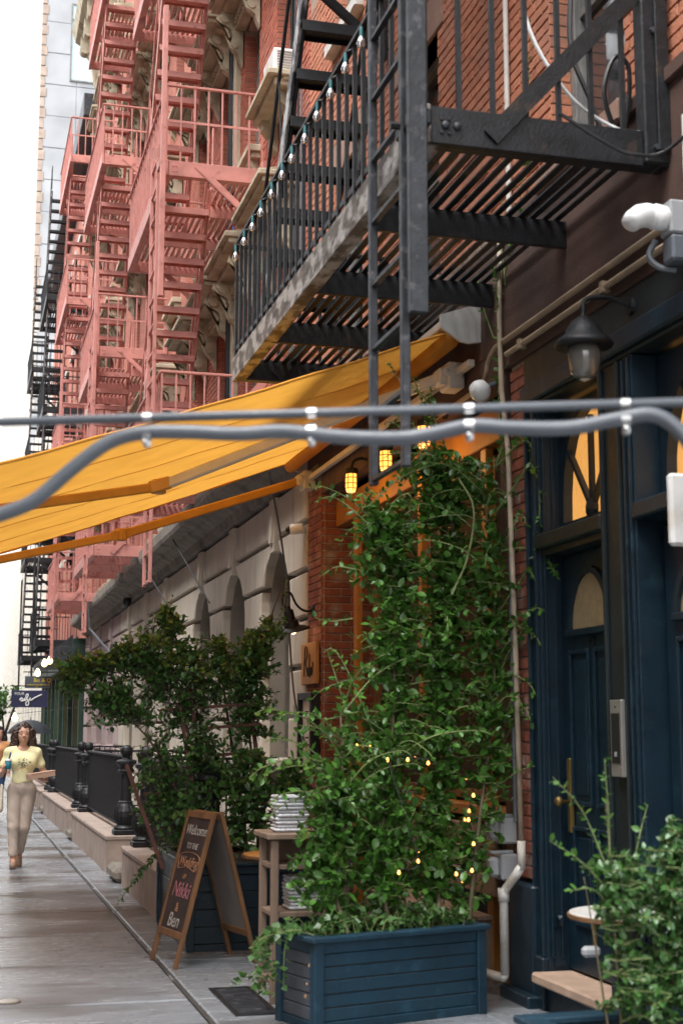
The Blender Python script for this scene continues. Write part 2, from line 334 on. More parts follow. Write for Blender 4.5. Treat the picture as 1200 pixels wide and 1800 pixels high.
# ---------------------------------------------------------------- wall helpers
def scr(p):                                                # picture position of a point, used only to rank pieces by size
    q = cam.rotation_euler.to_matrix().transposed() @ (Vector(p) - cam.location)
    return (q.x / -q.z, q.y / -q.z, -q.z) if q.z < 0 else (9, 9, 1)
def inframe(p, m=.02): a, b, c = scr(p); return abs(a) < .24 + m and abs(b) < .36 + m
def cuts(lo, hi, holes):
    seg = [(lo, hi)]
    for a, b in holes:
        out = []
        for s, e in seg:
            if b <= s or a >= e: out.append((s, e)); continue
            if a - s > .02: out.append((s, a))
            if e - b > .02: out.append((b, e))
        seg = out
    return seg
def wall(parent, name, X, y0, y1, z0, z1, holes, depth, m, arches=(), back=6.):
    """front skin with rectangular holes (and arched tops) plus their reveals, on a solid core"""
    mb = MB(); allh = list(holes) + [(yc - r, yc + r, zb, zs + r) for yc, r, zb, zs in arches]
    ys = sorted({y0, y1, *[h[0] for h in allh], *[h[1] for h in allh]}); zs_ = sorted({z0, z1, *[h[2] for h in allh], *[h[3] for h in allh]})
    ys = [y for y in ys if y0 <= y <= y1]; zs_ = [z for z in zs_ if z0 <= z <= z1]
    for a, b in zip(ys, ys[1:]):
        for c, d_ in zip(zs_, zs_[1:]):
            my, mz = (a + b) / 2, (c + d_) / 2
            if any(h[0] < my < h[1] and h[2] < mz < h[3] for h in allh): continue
            mb.add([(X, a, c), (X, a, d_), (X, b, d_), (X, b, c)], [(0, 1, 2, 3)])
    D = X + depth
    def q(*p): mb.add(p, [(0, 1, 2, 3)])
    for a, b, c, d_ in holes:
        q((X, a, c), (D, a, c), (D, a, d_), (X, a, d_)); q((X, b, c), (X, b, d_), (D, b, d_), (D, b, c))
        q((X, a, d_), (D, a, d_), (D, b, d_), (X, b, d_)); q((X, a, c), (X, b, c), (D, b, c), (D, a, c))
    for yc, r, zb, zs in arches:
        q((X, yc - r, zb), (D, yc - r, zb), (D, yc - r, zs), (X, yc - r, zs)); q((X, yc + r, zb), (X, yc + r, zs), (D, yc + r, zs), (D, yc + r, zb))
        q((X, yc - r, zb), (X, yc + r, zb), (D, yc + r, zb), (D, yc - r, zb))
        N = 14
        for k in range(N):
            t0, t1 = math.pi * k / N, math.pi * (k + 1) / N
            p0 = (yc - r * math.cos(t0), zs + r * math.sin(t0)); p1 = (yc - r * math.cos(t1), zs + r * math.sin(t1))
            q((X, *p0), (D, *p0), (D, *p1), (X, *p1)); q((X, *p0), (X, *p1), (X, p1[0], zs + r), (X, p0[0], zs + r))
    mb.box(D + .02, X + back, y0, y1, z0, z1)
    for y in (y0, y1): q((X, y, z0), (D + .02, y, z0), (D + .02, y, z1), (X, y, z1))
    q((X, y0, z1), (D + .02, y0, z1), (D + .02, y1, z1), (X, y1, z1))
    return mb.build(name, m, parent)
BW, BH = .215, .0745
def bricks(parent, X, y0, y1, z0, z1, holes, m, n_ind=300, proud=.012, seed=0):
    """running-bond bricks standing proud of the mortar skin at X + proud; the n_ind that show largest are pieces of their own"""
    rg = random.Random(seed); L = []; k = 0; z = z0
    while z + BH < z1 + .001:
        hd = (k % 6 == 5); step = BW / 2 if hd else BW; off = (BW / 2 if k % 2 else 0) + (.05 if hd else 0)
        hz = [(h[0], h[1]) for h in holes if h[2] < z + BH * .75 and h[3] > z + BH * .25]
        y = y0 - off
        while y < y1:
            a, b = max(y, y0) + .005, min(y + step, y1) - .005
            if b - a > .03:
                for s, e in cuts(a, b, hz):
                    if e - s > .025: L.append((s, e, z + .005, z + BH - .005, rg.uniform(-.0025, .004)))
            y += step
        z += BH; k += 1
    def size(b): p = (X, (b[0] + b[1]) / 2, (b[2] + b[3]) / 2); return (b[1] - b[0]) / (scr(p)[2] ** 2) if inframe(p) else 0
    L.sort(key=lambda b: -size(b))
    base = mesh_of(MB().bevbox(0, 0, 0, .03, .2, .0645, .004), 'brick', m)
    for s, e, a, b, dx in L[:n_ind]:
        inst('brick', base, (X + dx + .015, (s + e) / 2, (a + b) / 2), parent, sc=(1, (e - s) / .2, (b - a) / .0645))
    if len(L) > n_ind:
        A = np.array(L[n_ind:]); n = len(A); V = np.zeros((n, 8, 3)); c = .004
        V[:, :4, 0] = X + .02; V[:, 4:, 0] = (X + A[:, 4])[:, None]
        for j, (iy, iz) in enumerate(((0, 2), (0, 3), (1, 3), (1, 2))):
            V[:, j, 1] = A[:, iy]; V[:, j, 2] = A[:, iz]
            V[:, 4 + j, 1] = A[:, iy] + (c if iy == 0 else -c); V[:, 4 + j, 2] = A[:, iz] + (c if iz == 2 else -c)
        F = np.array([(4, 5, 6, 7), (0, 1, 5, 4), (1, 2, 6, 5), (2, 3, 7, 6), (3, 0, 4, 7)])
        Fs = (F[None] + (np.arange(n) * 8)[:, None, None]).reshape(-1, 4)
        me = bpy.data.meshes.new('brickwork'); me.from_pydata(V.reshape(-1, 3).tolist(), [], Fs.tolist()); me.materials.append(m)
        o = link(bpy.data.objects.new('brickwork', me), parent); o['kind'] = 'stuff'
def window(parent, X, y0, y1, z0, z1, fm, gm, mid=True, t=.07, depth=.07, vbar=False):
    mb = MB(); zm = (z0 + z1) / 2
    mb.box(X, X + depth, y0, y0 + t, z0, z1, .006).box(X, X + depth, y1 - t, y1, z0, z1, .006)
    mb.box(X + .003, X + depth, y0 + t, y1 - t, z1 - t, z1, .006).box(X + .003, X + depth, y0 + t, y1 - t, z0, z0 + t, .006)
    i = t * .55
    mb.box(X + .025, X + depth - .005, y0 + t, y0 + t + i, z0 + t, z1 - t).box(X + .025, X + depth - .005, y1 - t - i, y1 - t, z0 + t, z1 - t)
    if mid: mb.box(X + .015, X + depth - .008, y0 + t + i, y1 - t - i, zm - .03, zm + .03, .005)
    if vbar: mb.box(X + .022, X + depth - .008, (y0 + y1) / 2 - .015, (y0 + y1) / 2 + .015, z0 + t, z1 - t)
    w = mb.build('window', fm, parent)
    for a, b in (((z0 + t, zm), (zm, z1 - t)) if mid else ((z0 + t, z1 - t),)):
        MB().box(X + depth - .015, X + depth - .009, y0 + t, y1 - t, *( (a, b) if False else a if isinstance(a, tuple) else (a, b))).build('pane', gm, w)
    return w
# ---------------------------------------------------------------- near townhouse (restaurant and blue doors below, orange brick above)
near = thing('brick_townhouse', 'orange brick townhouse over the restaurant, with brown lintels and blue street doors', 'building', (FX, 9, 0))
wy = [(6.70, 7.69), (9.81, 10.80), (11.96, 12.95)]
nh = [(a, b, z, z + 2.0) for a, b in wy for z in (5.0, 8.42, 11.8)] + [(4.3, 5.3, z, z + 2.0) for z in (5.0, 8.42)]
wall(near, 'wall', FX + .012, 3.0, 14.0, 4.0, 15, nh, .24, mortar)
lint = [(a - .14, b + .14, z + 2.0, z + 2.34) for a, b in wy + [(4.3, 5.3)] for z in (5.0, 8.42)]
sil = [(a - .08, b + .08, z - .13, z) for a, b in wy + [(4.3, 5.3)] for z in (5.0, 8.42)]
bricks(near, FX, 4.9, 14.0, 4.98, 9.3, nh + lint + sil, brick_o, 300, seed=1)
for a, b, c, d_ in lint: MB().box(FX - .012, FX + .15, a, b, c, d_, .008).build('lintel', brown_l, near)
for a, b, c, d_ in sil: MB().box(FX - .09, FX + .15, a, b, c, d_, .012).build('sill', offw if c > 8 else brown_l, near)
for a, b in wy:
    for z in (5.0, 8.42):
        window(near, FX + .14, a, b, z, z + 2.0, frame_g, glass)
# brick reveals of the near windows (far jamb faces the street corner)
for a, b in wy:
    for z0 in (5.0, 8.42):
        mb = MB(); k = 0
        while z0 + (k + 1) * BH < z0 + 2.0:
            mb.box(FX + .004, FX + .134 + .006 * (k % 2), b - .006, b + .02, z0 + k * BH + .005, z0 + (k + 1) * BH - .005, .003); k += 1
        mb.build('jamb_bricks', brick_o, near)['kind'] = 'stuff'
# brown stucco fascia under the balcony and over the doors
fa = MB().box(FX - .03, FX + .25, 3.0, 8.62, 3.95, 4.93, .012)
fa.box(FX - .012, FX + .25, 8.625, 14.0, 4.12, 4.93, .01)
fa.build('fascia', brown, near)
MB().box(FX - .06, FX - .02, 3.0, 8.62, 4.86, 4.95, .01).build('fascia_cap', brown, near)
# brick pillar between the doors and the restaurant
def pillar(X0, X1, y0, y1, z0, z1, m, name):
    MB().box(X0 + .01, X1 - .01, y0 + .01, y1 - .01, z0, z1).build('pillar_core', mortar_l, near)
    k = 0; z = z0
    while z + BH <= z1:
        # street face stretchers and the two flanks
        for face in ('S', 'N', 'F'):
            if face == 'S':
                ys = cuts(y0, y1, [])[0]; n = max(1, round((y1 - y0) / .2)); w = (y1 - y0) / n
                sh = (w / 2 if k % 2 else 0)
                edges = [y0] + [y0 + sh + i * w for i in range(n + 1) if y0 + .03 < y0 + sh + i * w < y1 - .03] + [y1]
                for a, b in zip(edges, edges[1:]):
                    inst('brick', pbm(m), (X0 + .012 + rng.uniform(-.004, .003), (a + b) / 2, z + BH / 2), near, sc=(1, (b - a - .012) / .2, 1))
            else:
                yy = y0 + .012 if face == 'N' else y1 - .012
                w = .2; sh = 0 if k % 2 else .1; edges = [X0 + .03] + [X0 + sh + i * w for i in range(1, 12) if X0 + .06 < X0 + sh + i * w < X1 - .03] + [X1]
                if face == 'F': continue
                for a, b in zip(edges, edges[1:]):
                    inst('brick', pbm(m), ((a + b) / 2, yy + rng.uniform(-.003, .003), z + BH / 2), near, rot=(0, 0, math.pi / 2), sc=(1, (b - a - .012) / .2, 1))
        z += BH; k += 1
_pb = {}
def pbm(m): return _pb.setdefault(m.name, mesh_of(MB().bevbox(0, 0, 0, .03, .2, .0645, .005), 'brick', m))
pillar(FX, FX + .3, 8.17, 8.44, .72, 3.95, brick_d, 'brick_pillar')
pillar(FX, FX + .62, 13.45, 13.99, .02, 4.1, brick_d, 'brick_column')
MB().box(FX - .05, FX + .3, 8.12, 8.5, 0, .70, .02).bevbox(FX + .14, 8.3, .02, .5, .46, .1, .01).build('pillar_base', blue, near)
MB().box(FX - .05, FX + .5, 13.40, 13.998, 4.1, 4.24, .015).build('column_cap', cornst, near)
MB().box(FX - .01, FX + .3, 8.5, 8.62, 0, 3.95).build('pier', brown, near)
# restaurant front, set back behind the vines
MB().box(FX + .95, FX + 1.1, 8.4, 13.5, 0, 4.1).build('shop_back_wall', brown, near)
MB().box(FX + .02, FX + 1.0, 8.44, 13.45, 4.0, 4.12).build('shop_soffit', brown, near)
MB().box(FX - .005, FX + .12, 8.62, 13.45, 3.93, 4.12, .005).build('beam', brown, near)
SX = 3.55
for (a, b) in ((12.70, 12.82), (9.30, 9.41), (10.77, 10.87)):
    MB().box(SX, SX + .06, a, b, 0, 3.6, .008).build('post', orangew, near)
MB().box(SX - .015, SX + .1, 8.44, 13.4, 3.6, 3.86, .008).build('lintel_board', orangew, near)
MB().box(SX - .02, SX + .12, 8.44, 12.6, 1.02, 1.10, .006).build('counter_rail', orangew, near)
for a, b in ((8.5, 9.26), (9.44, 10.73), (10.89, 12.58)):
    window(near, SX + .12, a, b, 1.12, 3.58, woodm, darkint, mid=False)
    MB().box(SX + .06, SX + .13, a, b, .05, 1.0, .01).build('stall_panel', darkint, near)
# blue doorways
DX = 3.50
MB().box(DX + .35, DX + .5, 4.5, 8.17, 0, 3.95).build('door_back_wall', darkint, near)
MB().box(FX - .02, DX + .3, 4.0, 8.165, 3.60, 3.948, .01).build('door_head', darkp, near)
MB().box(FX - .06, FX - .02, 4.0, 8.15, 3.62, 3.74, .012).build('head_moulding', blue, near)
def casing(ya, yb, name='pilaster', m=blue):
    mb = MB(); w = yb - ya
    mb.box(FX - .01, DX + .1, ya, yb, 0, 3.598, .006)
    mb.box(FX - .035, FX - .008, ya + .01, ya + .035, .3, 3.59, .006).box(FX - .035, FX - .008, yb - .035, yb - .01, .3, 3.59, .006)
    mb.box(FX - .045, FX - .006, ya - .004, yb - .001, 0, .3, .008)
    return mb.build(name, m, near)
casing(8.0, 8.165)
# paneled far jamb, seen from the pavement
jb = MB().box(FX + .03, DX, 7.985, 8.002, .25, 3.55).box(FX + .07, FX + .085, 7.968, 7.99, .3, 3.5, .004).box(DX - .09, DX - .075, 7.968, 7.99, .3, 3.5, .004).box(FX + .07, DX - .075, 7.968, 7.99, .5, .52, .004).build('jamb_panel', blue, near)
casing(6.83, 7.09, 'pilaster', darkp)
MB().box(FX - .014, DX + .1, 6.70, 6.828, 0, 3.597, .006).box(FX - .03, FX - .012, 6.72, 6.74, .1, 3.58, .004).box(FX - .03, FX - .012, 6.78, 6.80, .1, 3.58, .004).build('pilaster', blue, near)
casing(5.2, 5.4)
MB().box(FX - .04, DX + .15, 7.085, 8.0, 2.70, 2.79, .01).box(FX, DX + .1, 7.09, 8.0, 2.66, 2.70).build('transom_bar', darkp, near)
MB().box(FX - .04, DX + .15, 5.4, 6.70, 2.70, 2.79, .01).build('transom_bar', blue, near)
def fan(ya, yb, zb, zt, gm):
    """fanlight: frame board with an arched pane and three radiating bars"""
    X = DX + .03; yc = (ya + yb) / 2; r = (yb - ya) / 2 - .06; top = zt - .06; mb = MB(); N = 16
    arc = [(yc - r * math.cos(math.pi * k / N), zb + .06 + (top - zb - .06) * math.sin(math.pi * k / N) ** .8) for k in range(N + 1)]
    for p0, p1 in zip(arc, arc[1:]):
        mb.add([(X, *p0), (X, *p1), (X, p1[0], zt), (X, p0[0], zt)], [(0, 1, 2, 3)]); mb.add([(X, *p0), (X + .06, *p0), (X + .06, *p1), (X, *p1)], [(0, 1, 2, 3)])
    mb.box(X, X + .06, ya, ya + .06, zb, zt).box(X, X + .06, yb - .06, yb, zb, zt).box(X - .002, X + .05, ya + .06, yb - .06, zb, zb + .06)
    w = mb.build('fanlight', blue, near)
    MB().box(X + .06, X + .068, ya + .02, yb - .02, zb + .02, zt - .02).build('pane', gm, w)
    hub = (X + .02, yc, zb + .1)
    for a in (-38, 0, 38):
        tip = (X + .02, yc + .75 * math.sin(R(a)), zb + .1 + .75 * math.cos(R(a)))
        t = min(1, (r - .02) / max(abs(tip[1] - yc), 1e-3), (top - zb - .16) / max(tip[2] - zb - .1, 1e-3)); e = [hub[i] + (tip[i] - hub[i]) * t for i in range(3)]
        MB().bar(hub, e, .03, .03).build('glazing_bar', blue, w)
    MB().lathe([(.06, 0), (.06, .03), (.0, .05)], (X + .03, yc, zb + .1), 12, ax=(-1, 0, 0)).build('boss', blue, w)
fan(7.13, 8.0, 2.80, 3.58, glass_w); fan(5.45, 6.68, 2.80, 3.58, glass_w)
def door(ya, yb, num):
    X = DX + .02; yc = (ya + yb) / 2
    d_ = MB().box(X, X + .06, ya, yb, .24, 2.66, .006).build('door', blue, near)
    r = (yb - ya) / 2 - .17; mb = MB(); N = 14; zb = 2.2
    out = [(yc - (r + .045) * math.cos(math.pi * k / N), zb + .32 * 1.12 * math.sin(math.pi * k / N)) for k in range(N + 1)]
    inn = [(yc - r * math.cos(math.pi * k / N), zb + .32 * math.sin(math.pi * k / N)) for k in range(N + 1)]
    for k in range(N):
        mb.add([(X - .03, *out[k]), (X - .03, *out[k + 1]), (X - .03, *inn[k + 1]), (X - .03, *inn[k])], [(0, 1, 2, 3)])
        mb.add([(X - .03, *out[k]), (X, *out[k]), (X, *out[k + 1]), (X - .03, *out[k + 1])], [(0, 1, 2, 3)])
        mb.add([(X - .03, *inn[k]), (X - .03, *inn[k + 1]), (X, *inn[k + 1]), (X, *inn[k])], [(0, 1, 2, 3)])
    mb.box(X - .035, X, yc - r - .06, yc + r + .06, zb - .04, zb, .005); mb.build('arch_moulding', blue, d_)
    gl = MB(); gl.add([(X - .006, *p) for p in inn] , [tuple(range(len(inn)))]); gl.build('door_glass', glass_f, d_)
    for a, b in ((ya + .12, yc - .03), (yc + .03, yb - .12)):
        for c, e in ((1.18, 2.08), (.5, 1.06)):
            p = MB()
            for q in ((a, a + .025, c, e), (b - .025, b, c, e)): p.box(X - .02, X, *q, .004)
            p.box(X - .02, X, a + .025, b - .025, e - .025, e, .004).box(X - .02, X, a + .025, b - .025, c, c + .025, .004); p.box(X - .009, X, a + .06, b - .06, c + .06, e - .06, .004)
            p.build('door_panel', blue, d_)
    if num:
        text('house_number', '35', .1, darkp, d_, (X - .006, yc, 2.13), (0, -1, 0), (0, 0, 1), .006)
        MB().box(X - .03, X - .004, yb - .13, yb - .085, 1.02, 1.45, .005).build('push_plate', brassm, d_)
        MB().lathe([(.01, 0), (.01, .04), (.03, .05), (.032, .07), (.02, .085), (0, .088)], (X - .03, yb - .105, 1.2), 14, ax=(-1, 0, 0)).build('door_knob', brassm, d_, smooth=True)
    else: MB().lathe([(.01, 0), (.01, .04), (.03, .05), (.032, .07), (.02, .085), (0, .088)], (X, ya + .07, 1.15), 14, ax=(-1, 0, 0)).build('door_knob', brassm, d_, smooth=True)
door(7.13, 7.98, True); door(5.45, 6.66, False)
MB().box(FX - .02, DX + .3, 7.09, 7.99, 0, .16).build('step_riser', blue, near)
st = MB().box(FX - .12, DX + .1, 7.03, 7.995, .165, .225, .012).build('door_step', stepstone, near)
MB().box(FX - .02, DX + .2, 5.4, 6.70, 0, .2).build('step_riser', blue, near)
# ---------------------------------------------------------------- beige rusticated ground floors with brick storeys above
ARCH = [15.5, 18.0, 20.5, 24.15, 26.8, 29.4]; AR = .70; ZS = 2.95; SILL = 1.32
ZC = [0.0, .34, .83, 1.32, 1.80, 2.29, 2.78, 3.27, 3.77, 4.25]
hood_cache = {}
def hood_parts():
    """carved window hood about its own origin (window head centre at the wall face), width .98 opening"""
    if hood_cache: return hood_cache
    w = .49
    m = MB().box(-.10, .05, -w - .16, w + .16, 0, .24, .01).box(-.30, .05, -w - .22, w + .22, .24, .33, .012).box(-.42, .05, -w - .28, w + .28, .33, .40, .01).box(-.47, .05, -w - .31, w + .31, .40, .47, .012)
    m.prism([(-.44, -w - .3, .47), (.05, -w - .3, .56), (.05, -w - .3, .47)], (0, 2 * w + .6, 0))
    hood_cache['hood'] = mesh_of(m, 'window_hood', olive)
    b = MB(); P = [(0, .25), (-.30, .25), (-.32, .16), (-.26, .07), (-.17, .02), (-.14, -.08), (-.17, -.17), (-.14, -.27), (-.07, -.33), (-.03, -.44), (0, -.50)]
    b.prism([(x, -.055, z) for x, z in P], (0, .11, 0))
    b.prism([(x * 1.12 - .012, -.022, z * .9 - .0) for x, z in P[1:-2]], (0, .044, 0))
    b.tube([(-.24, -.075, .15), (-.24, .075, .15)], .06, 10).tube([(-.11, -.068, -.22), (-.11, .068, -.22)], .045, 10)
    hood_cache['bracket'] = mesh_of(b, 'bracket', olive)
    d_ = MB()
    for k in range(9): d_.box(-.16, -.09, -w + .03 + k * .105, -w + .09 + k * .105, .05, .16, .006)
    d_.box(-.135, -.098, -w - .02, w + .02, .0, .045, .005)
    hood_cache['frieze'] = mesh_of(d_, 'frieze', olive)
    s_ = MB().box(-.16, .1, -w - .13, w + .13, -.09, 0, .01).box(-.11, .1, -w - .1, w + .1, -.17, -.09, .01)
    for y in (-w + .02, w - .02): s_.prism([(0, y - .05, -.17), (-.1, y - .05, -.17), (-.07, y - .05, -.28), (0, y - .05, -.36)], (0, .1, 0))
    hood_cache['sill'] = mesh_of(s_, 'sill', olive)
    return hood_cache
FLO = [(5.1, 7.2), (8.9, 10.98), (12.5, 14.6), (16.1, 18.2)]
def townhouse(y0, y1, label, wins, arches, first, ground=beige, gd=beige_shade):
    t = thing('brick_townhouse', label, 'building', (FX, (y0 + y1) / 2, 0), 'brick townhouses with painted fire escapes')
    holes = [(a, a + .98, *fl) for a in wins for fl in FLO]
    wall(t, 'wall', FX + (.012 if first else 0), y0, y1, 4.7, 22.2, holes, .26, mortar_l if first else brick_t2)
    if first:
        hh = holes + [(a - .16, a + 1.14, z1, z1 + .24) for a in wins for _, z1 in FLO] + [(a - .1, a + 1.08, z0 - .17, z0) for a in wins for z0, _ in FLO]
        bricks(t, FX, y0, y1, 4.72, 14.0, hh, brick_r, 300, seed=3)
        wall(t, 'upper_brick_face', FX - .001, y0, y1, 14.0, 22.2, [h for h in holes if h[2] > 14.1], .05, brick_t2, back=.3)
    for a in wins:
        for fi, (z0, z1) in enumerate(FLO):
            w = window(t, FX + .17, a, a + .98, z0, z1, frame_g if (fi + int(a)) % 3 else iron, glass)
            H = hood_parts(); yc = a + .49
            h = inst('window_hood', H['hood'], (FX, yc, z1), t)
            inst('bracket', H['bracket'], (FX - .02, yc - .56, z1), h); inst('bracket', H['bracket'], (FX - .02, yc + .56, z1), h); inst('frieze', H['frieze'], (FX, yc, z1), h)
            inst('sill', H['sill'], (FX, yc, z0), t)
            if first and fi < 3:      # brick far reveals
                mb = MB(); k = 0
                while (k + 1) * BH < z1 - z0:
                    mb.box(FX + .004, FX + .16 + .008 * (k % 2), a + .974, a + 1.0, z0 + k * BH + .005, z0 + (k + 1) * BH - .005, .003); k += 1
                mb.build('jamb_bricks', brick_r, t)['kind'] = 'stuff'
    # ground floor
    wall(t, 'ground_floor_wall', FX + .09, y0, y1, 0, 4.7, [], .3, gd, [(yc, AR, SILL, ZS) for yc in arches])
    edges = [y0] + [e for yc in arches for e in (yc - AR, yc + AR)] + [y1]
    def ybound(yc, side, z, ext):
        r = AR + ext
        if z <= ZS: return yc + side * r
        q = r * r - (z - ZS) ** 2
        return yc + side * max(math.sqrt(q) if q > 0 else 0, .13)
    for ci in range(len(ZC) - 1):
        za, zb = ZC[ci], ZC[ci + 1] - .055
        if ci == 0: za, zb = 0, .33
        ext = .0 if ci % 2 else .07
        piers = [(None, arches[0])] + list(zip(arches, arches[1:])) + [(arches[-1], None)] if zb > SILL - .1 else [(None, None)]
        for p0, p1 in piers:
            la = (lambda z: y0) if p0 is None else (lambda z, p0=p0: ybound(p0, 1, z, ext))
            lb = (lambda z: y1) if p1 is None else (lambda z, p1=p1: ybound(p1, -1, z, ext))
            wid = lb(za) - la(za); n = max(1, round(wid / .62)) if zb > SILL - .1 else max(1, round(wid / 1.2))
            sh = 0 if ci % 2 else (.5 if n > 1 else 0)
            lo, hi = la(za), lb(za); mids = [lo + (hi - lo) * (k + (0 if n == 2 else sh * 0)) / n for k in range(1, n)]
            if n >= 2: mids = [m_ + (.09 if ci % 2 else -.09) for m_ in mids]
            bounds = [la] + [(lambda z, m_=m_: m_) for m_ in mids] + [lb]
            for bi in range(len(bounds) - 1):
                fa_, fb_ = bounds[bi], bounds[bi + 1]; zz = [za + (zb - za) * k / 4 for k in range(5)] if zb > ZS else [za, zb]
                L_ = [(fa_(z) + .008, z) for z in zz]; R_ = [(fb_(z) - .008, z) for z in zz]
                if min(r_[0] - l_[0] for l_, r_ in zip(L_, R_)) < .05: continue
                poly = L_ + R_[::-1]; cy = sum(p[0] for p in poly) / len(poly); cz = sum(p[1] for p in poly) / len(poly); n_ = len(poly)
                def inset(p): dy, dz = cy - p[0], cz - p[1]; return (p[0] + math.copysign(min(.016, abs(dy)), dy), p[1] + math.copysign(min(.016, abs(dz)), dz))
                A = [(FX + .09, *p) for p in poly]; B = [(FX - .004, *p) for p in poly]; D = [(FX - .02, *inset(p)) for p in poly]
                mb = MB(); fs = []
                for i in range(n_):
                    j = (i + 1) % n_; fs += [(i, j, n_ + j, n_ + i), (n_ + i, n_ + j, 2 * n_ + j, 2 * n_ + i)]
                mb.add(A + B + D, fs + [tuple(range(2 * n_, 3 * n_))]); mb.build('stone_block', ground, t, fix=True)
    for yc in arches:
        MB().prism([(FX - .055, yc - .10, ZS + AR - .05), (FX - .055, yc + .10, ZS + AR - .05), (FX - .055, yc + .17, 4.2), (FX - .055, yc - .17, 4.2)], (.1, 0, 0)).prism([(FX - .085, yc - .06, ZS + AR + .05), (FX - .085, yc + .06, ZS + AR + .05), (FX - .065, yc + .11, 4.1), (FX - .065, yc - .11, 4.1)], (.04, 0, 0)).build('keystone', ground, t, fix=True)
        X = FX + .26; mb = MB(); N = 14
        for r0, r1, xo in ((AR, AR - .09, 0), (AR - .09, AR - .14, .03)):
            for k in range(N):
                t0, t1 = math.pi * k / N, math.pi * (k + 1) / N
                p = lambda r, a: (yc - r * math.cos(a), ZS + r * math.sin(a))
                mb.add([(X + xo, *p(r0, t0)), (X + xo, *p(r0, t1)), (X + xo, *p(r1, t1)), (X + xo, *p(r1, t0)), (X + xo + .05, *p(r1, t1)), (X + xo + .05, *p(r1, t0))], [(0, 1, 2, 3), (3, 2, 4, 5)])
            for s in (-1, 1):
                a, b = sorted((yc + s * r0, yc + s * r1)); mb.box(X + xo, X + .1, a, b, SILL + .06, ZS)
        mb.box(X, X + .09, yc - AR + .09, yc + AR - .09, SILL, SILL + .1).box(X + .02, X + .09, yc - AR + .14, yc + AR - .14, 2.36, 2.44)
        w = mb.build('window', taupe, t)
        pn = [(X + .08, yc - (AR - .1) * math.cos(math.pi * k / N), ZS + (AR - .1) * math.sin(math.pi * k / N)) for k in range(N + 1)]
        MB().add([(X + .08, yc - AR + .1, 2.44)] + pn + [(X + .08, yc + AR - .1, 2.44)], [tuple(range(len(pn) + 2))]).build('pane', glass, w)
        MB().add([(X + .08, yc - AR + .1, SILL + .1), (X + .08, yc - AR + .1, 2.36), (X + .08, yc + AR - .1, 2.36), (X + .08, yc + AR - .1, SILL + .1)], [(0, 1, 2, 3)]).build('pane', glass_b, w)
        MB().box(FX - .10, FX + .3, yc - AR - .1, yc + AR + .1, SILL - .1, SILL, .01).build('sill', ground, t)
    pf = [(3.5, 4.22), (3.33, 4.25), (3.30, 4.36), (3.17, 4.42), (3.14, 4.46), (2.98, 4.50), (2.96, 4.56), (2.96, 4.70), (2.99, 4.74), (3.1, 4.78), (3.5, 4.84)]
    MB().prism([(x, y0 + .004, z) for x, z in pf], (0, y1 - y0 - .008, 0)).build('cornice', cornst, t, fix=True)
    # roof cornice with brackets
    rf = [(3.5, 20.9), (3.3, 21.0), (3.25, 21.3), (2.95, 21.5), (2.6, 21.7), (2.5, 22.0), (2.6, 22.15), (3.5, 22.4)]
    rc = MB().prism([(x, y0 + .005, z) for x, z in rf], (0, y1 - y0 - .01, 0)).build('roof_cornice', olive, t, fix=True)
    k = y0 + .5
    while k < y1:
        b = MB().prism([(FX - .02, k - .12, 21.35), (2.72, k - .12, 21.6), (2.72, k - .12, 21.3), (3.0, k - .12, 20.9), (3.1, k - .12, 20.3), (3.25, k - .12, 19.9), (FX - .02, k - .12, 19.7)], (0, .24, 0)); b.tube([(2.85, k - .15, 21.2), (2.85, k + .15, 21.2)], .16, 10)
        b.build('bracket', olive, rc, fix=True); k += 1.1
    return t
t2 = townhouse(14.0, 22.6, 'red brick townhouse with carved hoods and arched beige ground floor, next past the awning', [14.72, 16.74, 18.5, 20.43], ARCH[:3], True)
t3 = townhouse(22.6, 31.2, 'second red brick townhouse past the awning, behind the middle pink fire escape', [23.3, 25.3, 27.1, 29.0], ARCH[3:], False)
t4 = townhouse(31.2, 40.0, 'third red brick townhouse, lilac stone at street level, behind the farthest pink fire escape', [32.0, 34.0, 35.8, 37.7], [33.0, 35.6, 38.2], False, lilac, lilac)
# stone wall panel and drain pipe on the second house
for z0, z1 in ((9.0, 10.9), (5.3, 7.1)):
    MB().box(FX - .05, FX + .02, 18.02, 18.36, z0, z1, .01).box(FX - .075, FX + .02, 17.98, 18.06, z0 - .04, z1 + .04, .01).build('stone_panel', olive, t2)
dp = MB(); dp.tube([(FX - .06, 18.32, 4.8), (FX - .06, 18.32, 22)], .045, 8); tag(dp.build('drain_pipe', iron), 'black drain pipe running down the red brick wall beside a stone panel', 'pipe')
bc = MB(); bc.tube(bez([(FX - .03, 18.15, 4.8), (FX - .05, 18.18, 6), (FX - .03, 18.1, 7.4), (FX - .05, 18.2, 8.6)], 6), .014, 6); tag(bc.build('blue_cable', bluecable), 'thin blue cable hanging down the red brick wall by the drain pipe', 'cable')
